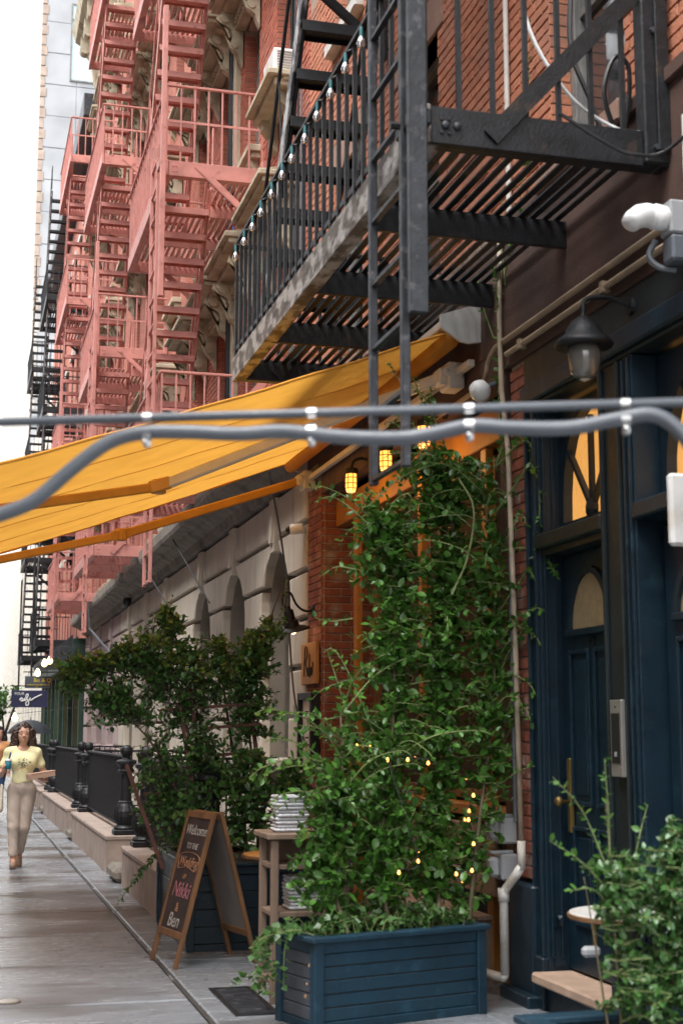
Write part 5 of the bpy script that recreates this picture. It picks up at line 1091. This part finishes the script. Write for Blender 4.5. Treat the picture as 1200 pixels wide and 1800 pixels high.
# ---------------------------------------------------------------- chalkboard
ab = thing('chalkboard_sign', 'wooden A-frame chalkboard with a chalk welcome message on the pavement', 'sign', (1.755, 10.315, 0)); ra = R(12)
U = Vector((math.cos(ra), math.sin(ra), 0)); Vv = Vector((-math.sin(ra), math.cos(ra), 0)); O_ = Vector((1.755, 10.315, 0)); hw = .235; HB = 1.04; sp_ = .30
for sgn, face, bk in ((-1, chalk, boardback), (1, boardback, chalk)):
    foot = lambda v, f=1.: O_ + U * sgn * (sp_ - (sp_ - .025) * f) + Vv * v + Vector((0, 0, HB * f))
    for v in (-hw, hw): MB().bar(foot(v, 0), foot(v, 1), .035, .03, up=U, bev=.004).build('leg', woodm, ab)
    for f in (.2, .975): MB().bar(foot(-hw + .017, f), foot(hw - .017, f), .03, .05, up=(foot(0, 1) - foot(0, 0)), bev=.004).build('cross_rail', woodm, ab)
    a, b = foot(-hw + .017, .22), foot(hw - .017, .22); c, e = foot(hw - .017, .955), foot(-hw + .017, .955)
    nrm = (U * sgn + Vector((0, 0, .27))).normalized()
    pn = MB().prism([a - nrm * .005, b - nrm * .005, c - nrm * .005, e - nrm * .005], nrm * .010).build('panel', chalk if sgn < 0 else boardback, ab, fix=True)
    if sgn < 0:
        yd = (foot(0, 1) - foot(0, 0)).normalized(); xd = -Vv; base = lambda f, v=0.: foot(v, f) + nrm * .0075
        for body, f, s_, mm, shx, wx in (('Welcome', .87, .105, chalkw, .25, .95), ('TO THE', .765, .06, chalkw, 0, 1), ('Wedding', .66, .10, chalko, .3, .95), ('OF', .565, .05, chalko, 0, 1), ('Nikki', .475, .15, chalkp, .1, 1), ('&', .365, .09, chalko, 0, 1), ('Ben', .28, .14, chalkw, .1, 1)):
            text('chalk_word', body, s_, mm, pn, base(f), xd, yd, .0012, shx, sx=wx)
        bnr = [base(.61) + xd * -.17, base(.63) + xd * 0, base(.61) + xd * .17, base(.7) + xd * .185, base(.725) + xd * 0, base(.7) + xd * -.185, base(.61) + xd * -.17]
        MB().tube(bez(bnr, 5), .003, 4).build('chalk_banner', chalko, pn)
# ---------------------------------------------------------------- host stand, stacks, tables
hsn = thing('host_stand', 'weathered wooden stand with shelves behind the front planter', 'stand', (2.1, 8.75, 0)); X0, X1, Y0, Y1 = 1.87, 2.36, 8.60, 8.98
for x in (X0, X1 - .045):
    for y in (Y0, Y1 - .045): MB().box(x, x + .045, y, y + .045, 0, .955, .004).build('leg', woodg, hsn)
MB().box(X0 - .03, X1 + .03, Y0 - .03, Y1 + .03, .96, .995, .006).build('top', woodg, hsn)
for z in (.78, .50, .10): MB().box(X0 + .01, X1 - .01, Y0 + .01, Y1 - .01, z, z + .03, .004).build('shelf', woodg, hsn)
MB().box(X0 + .045, X1 - .045, Y1 - .03, Y1 - .01, .81, .95).build('back_panel', woodg, hsn)
for (x, y, z, n, lb) in ((2.02, 8.78, .997, 10, 'stack of folded white napkins on top of the wooden stand'), (2.10, 8.78, .532, 9, 'stack of folded white napkins on the lower shelf of the stand')):
    s_ = thing('napkin_stack', lb, 'napkins', (x, y, z), 'napkin stacks on the stand')
    for k in range(n): MB().bevbox(x + rng.uniform(-.006, .006), y + rng.uniform(-.006, .006), z + .0115 + k * .022, .2, .2, .020, .008, Matrix.Rotation(rng.uniform(-.06, .06), 3, 'Z')).build('napkin', napkin, s_)
def table(nm, lb, x, y, r, h, tm, em, lm):
    t = thing(nm, lb, 'table', (x, y, 0)); tp = MB().lathe([(r - .01, -.03), (r, -.026), (r, -.003), (r - .004, 0)], (x, y, h), 36).build('table_top', tm, t)
    MB().lathe([(r + .004, -.028), (r + .008, -.024), (r + .008, -.008), (r + .002, -.006)], (x, y, h), 36).build('edge_band', em, tp)
    MB().lathe([(.2, 0), (.2, .015), (.05, .04), (.03, .06), (.028, h - .06), (.1, h - .04), (.1, h - .032)], (x, y, 0), 18).build('pedestal', lm, t, smooth=True)
table('bistro_table', 'round marble bistro table beside the blue door behind the shrub', 3.17, 6.42, .31, .75, marble, woodm, iron)
table('wooden_table', 'small round wooden table half hidden behind the stand', 2.34, 10.13, .34, .75, signw, woodm, iron)
hk = thing('tabletop_clip', 'small brass and grey clip hanging under the marble table edge', 'clip', (2.93, 6.35, .66)); MB().box(2.92, 2.94, 6.34, 6.36, .6, .72, .004).build('strap', brassm, hk); MB().bevbox(2.90, 6.33, .59, .09, .05, .05, .015).build('clip', greybox, hk)
# floor grate
gr = thing('floor_grate', 'dark metal drain grate set in the pavement beside the stand', 'grate', (1.75, 8.7, 0))
MB().box(1.60, 1.63, 8.3, 9.2, .0, .012).box(1.83, 1.86, 8.3, 9.2, .0, .012).box(1.63, 1.83, 8.3, 8.33, .0, .012).box(1.63, 1.83, 9.17, 9.2, .0, .012).build('frame', iron, gr)
for k in range(16): MB().box(1.63, 1.83, 8.345 + k * .052, 8.37 + k * .052, .002, .010).build('slat', iron_g, gr)
tag(MB().lathe([(.07, .0), (.075, .004), (.06, .008), (0, .009)], (.37, 9.1, .001), 18).build('access_cap', steel), 'small round metal cap set in the pavement at the lower left', 'cover')
# ---------------------------------------------------------------- conduit and rod crossing close to the lens
rod = thing('overhead_rod', 'thin grey steel rod crossing the whole view close to the camera', 'rod', (.86, 3.3, 2.38))
RD = lambda s: (.078 + 1.568 * s, 3.64 - .648 * s, 2.38)
MB().tube([RD(-.75), RD(1.6)], .0115, 12).build('rod', galv, rod, smooth=True)
cn = thing('flexible_conduit', 'thick grey flexible conduit strapped under the rod close to the camera', 'conduit', (.86, 3.3, 2.3))
cp = [(-.9, 4.05, 1.95), (-.4, 3.84, 1.99), (.004, 3.671, 2.114), (.086, 3.637, 2.141), (.167, 3.603, 2.176), (.26, 3.565, 2.258), (.341, 3.532, 2.319), (.421, 3.498, 2.342), (.516, 3.459, 2.342), (.649, 3.404, 2.333), (.755, 3.36, 2.336), (.886, 3.306, 2.318), (1.016, 3.253, 2.311), (1.093, 3.221, 2.32), (1.182, 3.184, 2.337), (1.271, 3.147, 2.329), (1.396, 3.095, 2.325), (1.496, 3.054, 2.342), (1.571, 3.023, 2.353), (1.619, 3.003, 2.328), (1.66, 2.986, 2.272), (1.688, 2.975, 2.182), (1.70, 2.97, 1.6), (1.70, 2.97, .0)]
MB().tube(bez(cp, 5), .0185, 14).build('conduit', galv, cn, smooth=True)
for s in (.227, .472, .70, .92):
    x, y, z = RD(s); b = MB(); dvec = Vector((1.568, -.648, 0)).normalized()
    zc = [2.342, 2.334, 2.337, 2.343][(.227, .472, .70, .92).index(s)]
    for rr, zz in ((.0135, z), (.0185, zc)): b.lathe([(rr, -.011), (rr, .011)], (x, y, zz), 14, ax=dvec)
    b.bevbox(x, y, zc - .028, .018, .018, .022, .005).lathe([(.006, 0), (.006, .014), (0, .016)], (x - .006, y - .012, zc - .028), 8, ax=(-.38, -.92, 0)); b.build('clamp', chrome, cn)
for s, lb in ((-.75, 'square steel post carrying the rod, out of view on the left'), (1.6, 'square steel post carrying the rod, out of view on the right')):
    x, y, z = RD(s); tag(MB().box(x - .03, x + .03, y - .03, y + .03, 0, 2.45, .004).build('steel_post', galv), lb, 'post', 'posts carrying the rod')
# ---------------------------------------------------------------- far street: hanging signs, lamps, tree
def hang_sign(lb, x0, x1, y, z0, z1, m, words):
    t = thing('hanging_sign', lb, 'sign', ((x0 + x1) / 2, y, z1), 'hanging signs down the street')
    MB().box(x0, x1, y - .03, y + .03, z0, z1, .006).build('board', m, t); MB().bar((x0 - .05, y, z1 + .12), (FX - .1, y, z1 + .12), .03, .03).build('bracket', iron, t)
    for x in (x0 + .1, x1 - .1): MB().bar((x, y, z1), (x, y, z1 + .12), .012, .012).build('hanger', iron, t)
    for body, u, v, s, mm, shx in words: text('lettering', body, s, mm, t, (x0 + (x1 - x0) * u, y - .034, z0 + (z1 - z0) * v), (1, 0, 0), (0, 0, 1), .003, shx)
    return t
hsg = hang_sign('navy hanging sign with white script far down the pavement', 1.43, 2.40, 40.1, 2.28, 2.74, navysign, [('FOUR', .22, .8, .1, white, 0)])
script([[(-.5, -.05), (-.38, .08), (-.32, -.06), (-.42, -.12), (-.25, -.1), (-.2, .06), (-.16, -.1), (-.02, .1), (.04, .3), (-.06, .32), (-.1, .1), (.06, -.1), (.06, -.36), (-.08, -.38), (-.08, -.2), (.1, -.06), (.16, .08), (.2, -.06), (.32, .0), (.45, .1), (.9, .32)]], (1.86, 40.06, 2.5), (1, 0, 0), (0, 0, 1), .42, .016, 'script_line', white, hsg)
hang_sign('slate grey hanging sign with yellow lettering above the navy sign', 1.86, 2.58, 42.0, 2.86, 3.2, greysign, [('Bo & Q', .68, .66, .16, yellowp, 0), ('smorgasbord', .52, .26, .12, yellowp, 0)])
for i, p in enumerate(((2.165, 38, 3.38), (2.3, 38, 3.45), (2.0, 38, 3.13), (1.48, 38.5, 1.98))):
    gt = thing('globe_lamp', ('glowing globe lamp just above the slate sign', 'rightmost glowing globe lamp by the pink ladder foot', 'glowing globe lamp left of the slate sign top', 'glowing globe lamp low beside the umbrella')[i], 'lamp', p, 'globe lamps down the street')
    MB().lathe([(.02, .12), (.05, .06), (.08, 0), (.06, -.06), (0, -.09)], p, 12).build('globe', farlamp, gt, smooth=True)
    MB().tube([(p[0], p[1], p[2] + .1), (p[0] + .05, p[1], p[2] + .35), (FX - .05, p[1], p[2] + .45)] if i < 3 else [(p[0], p[1], p[2] + .1), (FX - .05, p[1], p[2] + .3)], .008, 5).build('cord', rubber, gt)
ft = thing('street_tree', 'small leafy tree far down the street at the left edge', 'tree', (1.9, 60, 0)); fs_ = stems_of([[(1.9, 60, 0), (1.9, 60, 1.5), (1.7, 60, 3.0)], [(1.9, 60, 1.4), (2.2, 60, 2.4), (2.5, 60, 3.2)]])
trunk(ft, fs_, .07, stem_d, 'trunk'); foliage(ft, grow(fs_, [(1.8, 60, 3.0, .9, .8, .7, 1), (1.4, 60, 2.4, .6, .6, .5, .6)], 160, 61, .1, .8), .2, .09, leafC, 0, 62, name='crown')
aw2 = thing('shop_awning', 'small dark shop awning far down the street below the pink balcony', 'awning', (2.9, 41, 3.5))
MB().prism([(FX - .35, 40.2, 4.3), (2.2, 40.2, 3.6), (2.2, 40.2, 3.45), (FX - .35, 40.2, 3.5)], (0, 4, 0)).build('canopy', iron_g, aw2, fix=True)
# ---------------------------------------------------------------- people
def surface_nets(F, o, h):
    """smooth closed surface of F < 0 on a regular grid"""
    s = F < 0; nx, ny, nz = F.shape; cs = np.zeros((nx - 1, ny - 1, nz - 1)); acc = np.zeros((nx - 1, ny - 1, nz - 1, 3))
    cor = [(i, j, k) for i in (0, 1) for j in (0, 1) for k in (0, 1)]; sl = lambda c: tuple(slice(c[i], F.shape[i] - 1 + c[i]) for i in range(3))
    for a in cor:
        for ax in range(3):
            if a[ax]: continue
            b = list(a); b[ax] = 1; fa, fb_ = F[sl(a)], F[sl(b)]; cr = (fa < 0) != (fb_ < 0); t = np.where(cr, fa / np.where(cr, fa - fb_, 1), 0)
            cs += cr
            for d_ in range(3): acc[..., d_] += np.where(cr, a[d_] + (t if d_ == ax else 0), 0)
    act = cs > 0; idx = -np.ones(cs.shape, int); idx[act] = np.arange(act.sum()); g_ = np.argwhere(act)
    V = (g_ + acc[act] / cs[act][:, None]) * h + np.array(o); fs = []
    for ax in range(3):
        u, v = (ax + 1) % 3, (ax + 2) % 3; a = s[tuple(slice(0, -1) if i == ax else slice(1, -1) for i in range(3))]; b = s[tuple(slice(1, None) if i == ax else slice(1, -1) for i in range(3))]
        for flip, c in ((0, a & ~b), (1, ~a & b)):
            p = np.argwhere(c)
            if not len(p): continue
            q = p.copy(); q[:, u] += 1; q[:, v] += 1; e = np.zeros(3, int); eu = e.copy(); eu[u] = 1; ev = e.copy(); ev[v] = 1
            f = np.stack([idx[tuple((q - d_).T)] for d_ in (e, eu, eu + ev, ev)], 1); fs.append(f[:, ::-1] if flip else f)
    return V, np.concatenate(fs)
def cone(P, a, b, ra, rb, sq=None):
    a, b = np.array(a, float), np.array(b, float); d_ = b - a; t = np.clip(((P - a) @ d_) / (d_ @ d_), 0, 1); v = P - a - t[..., None] * d_
    if sq is not None: v = v / np.array(sq)
    return np.linalg.norm(v, axis=-1) - (ra + (rb - ra) * t)
def smin(fs, k):
    r = fs[0]
    for f in fs[1:]:
        h = np.clip(.5 + .5 * (f - r) / k, 0, 1); r = f + (r - f) * h - k * h * (1 - h)
    return r
def sdf_mesh(fn, lo, hi, h):
    n = [int((hi[i] - lo[i]) / h) + 2 for i in range(3)]; G = np.stack(np.meshgrid(*[lo[i] + np.arange(n[i]) * h for i in range(3)], indexing='ij'), -1)
    return surface_nets(fn(G), lo, h)
def addm(nm, parts, m, parent, loc):
    V = []; Fa = []; o = 0
    for v, f in parts: V += (v + np.array(loc)).tolist(); Fa += (f + o).tolist(); o += len(v)
    me = bpy.data.meshes.new(nm); me.from_pydata(V, [], Fa); me.materials.append(m); me.polygons.foreach_set('use_smooth', [True] * len(Fa)); return link(bpy.data.objects.new(nm, me), parent)
def person(label, loc, top, bottom, hair, pose, detail=True, h=.011, long_sleeve=False, back=False):
    p = thing('person', label, 'person', loc); J = pose
    leg = lambda s: [(J['hip' + s], J['knee' + s], .082, .055), (J['knee' + s], J['ank' + s], .053, .034)]
    arm = lambda s: [(J['sh' + s], J['elb' + s], .047, .037), (J['elb' + s], J['wri' + s], .037, .025)]
    hips = [((-.062, .005, .92), (.062, .005, .92), .094, .094), ((0, 0, .95), (0, 0, 1.08), .108, .092)]
    torso = [((0, 0, 1.05), (0, -.01, 1.24), .10, .112), ((-.07, -.015, 1.27), (.07, -.015, 1.27), .098, .098), ((-.11, 0, 1.355), (.11, 0, 1.355), .05, .05), (J['shL'], (-.05, 0, 1.38), .05, .055), (J['shR'], (.05, 0, 1.38), .05, .055)]
    if not back: torso += [((-.075, -.075, 1.255), (-.07, -.07, 1.265), .062, .062), ((.075, -.075, 1.255), (.07, -.07, 1.265), .062, .062)]
    neck = [((0, .0, 1.38), (0, -.015, 1.50), .048, .046)]
    head = [((0, -.01, 1.585), (0, -.012, 1.60), .082, .082, (.92, 1.12, 1.15)), ((0, -.045, 1.515), (0, -.05, 1.53), .052, .056, (.95, 1., 1.))]
    feet = [f for s in 'LR' for f in [(J['ank' + s], J['toe' + s], .036, .026)]]
    hc = J.get('hands', {})
    def body(G): return smin([cone(G, *q) for q in hips + torso + neck + leg('L') + leg('R') + arm('L') + arm('R') + feet + head], .028)
    lo, hi = (-.45, -.45, -.02), (.45, .45, 1.74)
    parts = [sdf_mesh(body, lo, hi, h)]
    if detail:
        def face(G):
            f = smin([cone(G, *q) for q in head] + [cone(G, (0, -.088, 1.585), (0, -.118, 1.556), .009, .014), cone(G, (-.012, -.1, 1.553), (.012, -.1, 1.553), .011, .011), cone(G, (-.04, -.075, 1.56), (-.035, -.08, 1.545), .02, .018), cone(G, (.04, -.075, 1.56), (.035, -.08, 1.545), .02, .018), cone(G, (-.018, -.094, 1.527), (.018, -.094, 1.527), .009, .009), cone(G, (0, -.085, 1.497), (0, -.088, 1.5), .018, .02), cone(G, (-.045, -.078, 1.607), (.045, -.078, 1.607), .016, .016)], .014)
            for s in (-1, 1): f = np.maximum(f, -cone(G, (s * .031, -.118, 1.585), (s * .034, -.118, 1.585), .018, .018))
            f = smin([f] + [cone(G, (s * .031, -.084, 1.585), (s * .034, -.084, 1.585), .0135, .0135) for s in (-1, 1)], .004)
            return smin([f] + [cone(G, (s * .077, .0, 1.6), (s * .08, .003, 1.565), .014, .009) for s in (-1, 1)], .008)
        parts.append(sdf_mesh(face, (-.11, -.15, 1.46), (.11, .11, 1.71), .005))
    for s in 'LR':
        w = np.array(J['wri' + s]); H = J['hand' + s]; D, Nn = np.array(H['dir'], float), np.array(H['n'], float); D /= np.linalg.norm(D); Nn -= D * (Nn @ D); Nn /= np.linalg.norm(Nn); S = np.cross(D, Nn) * H.get('thumb', 1); c = H.get('curl', .5)
        pal = w + D * .05; pr = [(w, pal, .024, .026), (w + D * .03 + S * .022, w + D * .08 + S * .024, .015, .013), (w + D * .03 - S * .022, w + D * .08 - S * .024, .014, .012)]
        for i, ln_ in enumerate((.066, .075, .07, .054)):
            b0 = w + D * .088 + S * (.027 - .018 * i); a1, a2 = c * .9, c * 2.0
            k1 = b0 + (D * math.cos(a1) + Nn * math.sin(a1)) * ln_ * .5; k2 = k1 + (D * math.cos(a2) + Nn * math.sin(a2)) * ln_ * .5
            pr += [(w + D * .06 + S * (.02 - .013 * i), b0, .012, .0095), (b0, k1, .0095, .0085), (k1, k2, .0085, .007)]
        t0 = w + D * .03 + S * .028; t1 = t0 + (D * .6 + S * .7 + Nn * c * .5) * .036; t2 = t1 + (D * .8 + S * .1 + Nn * c) * .03
        pr += [(w + D * .02 + S * .012, t0, .015, .013), (t0, t1, .012, .010), (t1, t2, .010, .008)]
        q = np.array([x for r_ in pr for x in (r_[0], r_[1])]); parts.append(sdf_mesh(lambda G: smin([cone(G, *r_) for r_ in pr], .006), q.min(0) - .04, q.max(0) + .04, .0045))
    bo = addm('body', parts, skin, p, loc)
    # clothes
    slv = .5 if not long_sleeve else 1.
    def cut(a, b, f): a, b = np.array(a), np.array(b); return a + (b - a) * f
    rg = np.random.default_rng(int(abs(loc[1]) * 10))
    def fold(G, amp, fr): return amp * (np.sin(G[..., 2] * fr + 3 * np.sin(G[..., 0] * 14) + G[..., 1] * 9) * np.sin(G[..., 0] * 31 + G[..., 2] * 11))
    def shirt(G):
        sl_ = [(J['sh' + s], cut(J['sh' + s], J['elb' + s], .55), .054, .058) for s in 'LR']
        if long_sleeve: sl_ += [(J['sh' + s], J['elb' + s], .06, .052) for s in 'LR'] + [(J['elb' + s], J['wri' + s], .05, .035) for s in 'LR']
        f = smin([cone(G, q[0], q[1], q[2] + .018, q[3] + .018) for q in torso + hips[1:]] + [cone(G, *q) for q in sl_], .03) + fold(G, .005, 26)
        f = np.maximum(f, (1.0 + .012 * np.sin(G[..., 0] * 16)) - G[..., 2]); return np.maximum(f, -cone(G, (0, -.035, 1.445), (0, .02, 1.47), .078, .07))
    so2 = addm('shirt', [sdf_mesh(shirt, (-.42, -.35, .96), (.42, .35, 1.5), .009)], top, p, loc)
    def trs(G):
        f = smin([cone(G, q[0], q[1], q[2] + .014, q[3] + (.02 if i > 1 else .013)) for i, q in enumerate(hips + leg('L') + leg('R'))], .022) + fold(G, .0045, 34)
        f = np.maximum(f, G[..., 2] - 1.055)
        for s in 'LR': a = np.array(J['ank' + s]); kx = np.array(J['knee' + s]); dd = (a - kx) / np.linalg.norm(a - kx); f = np.maximum(f, np.where(np.linalg.norm(G - a, axis=-1) < .16, (G - (a - dd * .06)) @ dd, -1))
        return f
    addm('trousers', [sdf_mesh(trs, (-.3, -.35, .04), (.3, .45, 1.09), .009)], bottom, p, loc)
    for s in 'LR':
        a, t = np.array(J['ank' + s]), np.array(J['toe' + s]); u = np.array(J.get('up' + s, (0, 0, 1.)), float); hl = a - (t - a) * .28 - u * .045
        f1 = sdf_mesh(lambda G: np.maximum(smin([cone(G, hl, t - u * .01, .034, .036), cone(G, (hl + t) / 2, t, .036, .03)], .02), (G - (a + u * .0)) @ u), np.minimum(a, t) - .15, np.maximum(a, t) + .15, .008)
        sh = addm('shoe', [f1], shoe, p, loc); q = np.array(loc)
        MB().bar(tuple(q + hl - u * .028), tuple(q + t - u * .034 + (t - a) * .14), .07, .012, up=tuple(u), bev=.004).build('sole', shoe_s, sh)
    # hair
    def hr(G):
        cap = smin([cone(G, (0, .012, 1.605), (0, .012, 1.625), .092, .09, (.98, 1.12, 1.1))] + [cone(G, (x, y, 1.60), (x * 1.25, y + .01, z), .04, r_) for x, y, z, r_ in hair['locks']], .03)
        cap = cap + .010 * np.sin(G[..., 0] * 95 + 3 * np.sin(G[..., 2] * 60)) * np.sin(G[..., 2] * 80 + 2 * np.sin(G[..., 1] * 70))
        return cap if back else np.maximum(cap, -cone(G, (0, -.13, 1.555), (0, -.13, 1.60), .085, .066, (.82, 1.1, 1)))
    addm('hair', [sdf_mesh(hr, (-.22, -.16, 1.30), (.22, .2, 1.76), .006)], hair['mat'], p, loc)
    if detail:
        L_ = np.array(loc)
        for s in (-1, 1):
            MB().tube([tuple(L_ + (s * .018, -.097, 1.581)), tuple(L_ + (s * .033, -.101, 1.578)), tuple(L_ + (s * .046, -.092, 1.582))], [.002, .0032, .002], 5).build('eyelid', hairm, p)
            MB().tube([tuple(L_ + (s * .016, -.099, 1.609)), tuple(L_ + (s * .034, -.098, 1.615)), tuple(L_ + (s * .05, -.086, 1.61))], [.003, .004, .002], 5).build('eyebrow', hairm, p)
        MB().tube([tuple(L_ + (-.022, -.098, 1.527)), tuple(L_ + (0, -.105, 1.529)), tuple(L_ + (.022, -.098, 1.527))], [.003, .0075, .003], 6).build('lips', lipm, p, smooth=True)
    return p, so2
WL = (.80, 17.9, 0)
POSE = dict(hipL=(-.078, 0, .90), kneeL=(-.09, -.08, .49), ankL=(-.08, -.10, .085), toeL=(-.09, -.25, .05), upL=(0, .0, 1),
            hipR=(.078, 0, .90), kneeR=(.035, -.03, .48), ankR=(.00, .22, .13), toeR=(.0, .12, .03), upR=(0, .45, .9),
            shL=(-.155, 0, 1.36), elbL=(-.26, .03, 1.10), wriL=(-.225, -.16, 1.14), handL=dict(dir=(.05, -.5, .8), n=(1, .0, 0), curl=.75, thumb=1),
            shR=(.155, 0, 1.36), elbR=(.26, .03, 1.11), wriR=(.275, -.17, 1.03), handR=dict(dir=(-.35, -.9, -.05), n=(0, 0, 1), curl=.25, thumb=1))
LOCKS = [(-.075, .0, 1.40, .035), (.075, .0, 1.40, .035), (-.09, .03, 1.42, .045), (.09, .03, 1.42, .045), (-.06, .07, 1.39, .05), (.06, .07, 1.39, .05), (0, .09, 1.40, .05), (-.1, .0, 1.46, .03), (.1, .0, 1.46, .03)]
wo, shirt_o = person('woman in a pale yellow tee and beige trousers walking towards the camera with headphones', WL, tee, pants, dict(mat=hairm, locks=LOCKS), POSE)
W3 = np.array(WL); pr_ = np.random.default_rng(3)
darkprint = mat('tee_print', (.10, .11, .09), .8); redprint = mat('tee_print_red', (.5, .10, .05), .8); yelprint = mat('tee_print_yellow', (.7, .42, .05), .8)
dg = bpy.context.evaluated_depsgraph_get(); dg.update()
for k in range(46):                                        # printed flowers lie on the shirt front
    u, v = pr_.normal() * .05, pr_.normal() * .045
    if u * u / .011 + v * v / .009 > 1: continue
    ok, co, nn, _ = shirt_o.ray_cast(Vector((WL[0] + u, WL[1] - .6, 1.215 + v)) + Vector((0, 0, 0)) - shirt_o.matrix_world.translation if False else Vector((WL[0] + u, WL[1] - .6, 1.215 + v)), Vector((0, 1, 0)))
    if ok:
        mm = darkprint if v > -.035 else (redprint if pr_.random() < .6 else yelprint)
        t1 = nn.orthogonal().normalized(); t2 = nn.cross(t1); r1, r2, a = pr_.uniform(.006, .015), pr_.uniform(.003, .008), pr_.uniform(0, 3.1)
        e1, e2 = t1 * math.cos(a) + t2 * math.sin(a), t2 * math.cos(a) - t1 * math.sin(a)
        MB().add([co + nn * .0025 + e1 * r1 * math.cos(q) + e2 * r2 * math.sin(q) for q in np.linspace(0, 2 * math.pi, 9)[:-1]], [tuple(range(8))]).build('print', mm, shirt_o)
def at_(v): return tuple(W3 + np.array(v))
hp = thing('headphones', 'black over-ear headphones worn by the woman in the yellow tee', 'headphones', at_((0, 0, 1.7)))
MB().tube([at_((.103 * math.cos(a), .0, 1.60 + .118 * math.sin(a))) for a in np.linspace(0, math.pi, 15)], .008, 8).build('headband', plasticb, hp, smooth=True)
for s in (-1, 1): MB().lathe([(.03, -.012), (.042, -.008), (.042, .016), (.034, .026), (0, .028)], at_((s * .085, -.002, 1.585)), 16, ax=(s, 0, 0)).build('ear_cup', plasticb, hp, smooth=True)
cup = thing('coffee_cup', 'teal paper cup with white lid in the hand of the woman in yellow', 'cup', at_((-.185, -.215, 1.17)))
c0 = at_((-.178, -.225, 1.165)); MB().lathe([(.028, 0), (.03, .002), (.039, .10)], c0, 18).build('cup', teal, cup, smooth=True); MB().lathe([(.041, .098), (.042, .106), (.037, .116), (.036, .124), (0, .124)], c0, 18).build('lid', white, cup, smooth=True)
bxo = thing('takeaway_box', 'flat brown cardboard box balanced on the hand of the woman in yellow', 'box', at_((.19, -.27, 1.06)))
Mr = Matrix.Rotation(R(-8), 3, 'Y') @ Matrix.Rotation(R(12), 3, 'Z')
MB().bevbox(*at_((.20, -.29, 1.095)), .30, .22, .06, .003, Mr).build('tray', cardboard, bxo); MB().bevbox(*at_((.203, -.29, 1.129)), .304, .224, .010, .003, Mr).build('lid', cardboard, bxo)
tt = thing('tote_bag', 'natural canvas tote bag on the shoulder of the woman in yellow', 'bag', at_((-.25, .0, .75)))
def bag(G): return np.maximum(smin([cone(G, (-.25, y, .70), (-.235, y * .8, .98), .05, .022, (.7, 1, 1)) for y in (-.11, 0, .11)], .07), G[..., 2] - .985)
addm('bag', [sdf_mesh(bag, (-.4, -.28, .55), (-.1, .28, 1.05), .009)], canvas, tt, WL)
MB().tube([at_(q) for q in bez([(-.235, -.09, .96), (-.2, -.11, 1.15), (-.155, -.085, 1.33), (-.14, 0, 1.435), (-.15, .06, 1.35), (-.2, .07, 1.1), (-.235, .06, .96)], 6)], .011, 6).build('strap', navy, tt)
# two people farther off
P2 = {k: v for k, v in POSE.items()}; P2.update(handL=dict(dir=(0, 0, -1), n=(0, -1, 0), curl=.3), handR=dict(dir=(0, 0, -1), n=(0, -1, 0), curl=.3), elbL=(-.22, .03, 1.1), wriL=(-.2, -.05, .9), elbR=(.22, .03, 1.1), wriR=(.2, -.05, .9))
person('person in a tan top and blue jeans with dark hair at the left edge', (.83, 29.0, 0), tanm, jeans, dict(mat=hairb, locks=LOCKS + [(0, .06, 1.3, .06)]), P2, False, .018, True, True)
P3 = dict(P2); P3.update(elbR=(.2, -.05, 1.1), wriR=(.12, -.2, 1.2), handR=dict(dir=(0, -.3, 1), n=(-1, 0, 0), curl=.8))
person('person in dark clothes under the umbrella, hidden behind the woman in yellow', (1.5, 33.0, 0), umbm, jeans, dict(mat=hairb, locks=LOCKS), P3, False, .018, True, True)
um = thing('umbrella', 'open black umbrella held up behind the woman in yellow', 'umbrella', (1.62, 32.8, 1.2)); uc = Vector((1.60, 32.8, 1.88)); rr = .50; nb = 8; cv = []
mb = MB(); rings = 6
for i in range(rings + 1):
    for k in range(nb * 4):
        a = 2 * math.pi * k / (nb * 4); sc = 1 - .05 * (1 - abs(math.cos(nb * a / 2))) * (i / rings); r_ = rr * math.sin(i / rings * 1.15) / math.sin(1.15) * sc
        mb.v.append(tuple(uc + Vector((r_ * math.cos(a), r_ * math.sin(a), -.30 * (1 - math.cos(i / rings * 1.15)) / (1 - math.cos(1.15)) - .012 * (1 - abs(math.cos(nb * a / 2))) * i / rings))))
M4 = nb * 4
for i in range(rings):
    for k in range(M4): mb.f.append((i * M4 + k, (i + 1) * M4 + k, (i + 1) * M4 + (k + 1) % M4, i * M4 + (k + 1) % M4)); mb.m.append(0)
mb.build('canopy', umbm, um, smooth=True)
MB().tube([uc + Vector((0, 0, .06)), uc + Vector((.0, 0, -.72))], .008, 8).build('shaft', iron, um)
for k in range(nb):
    a = 2 * math.pi * k / nb; MB().tube([uc + Vector((0, 0, -.012)), uc + Vector((rr * .55 * math.cos(a), rr * .55 * math.sin(a), -.10)), uc + Vector((rr * .99 * math.cos(a), rr * .99 * math.sin(a), -.305))], .004, 4).build('rib', iron, um)
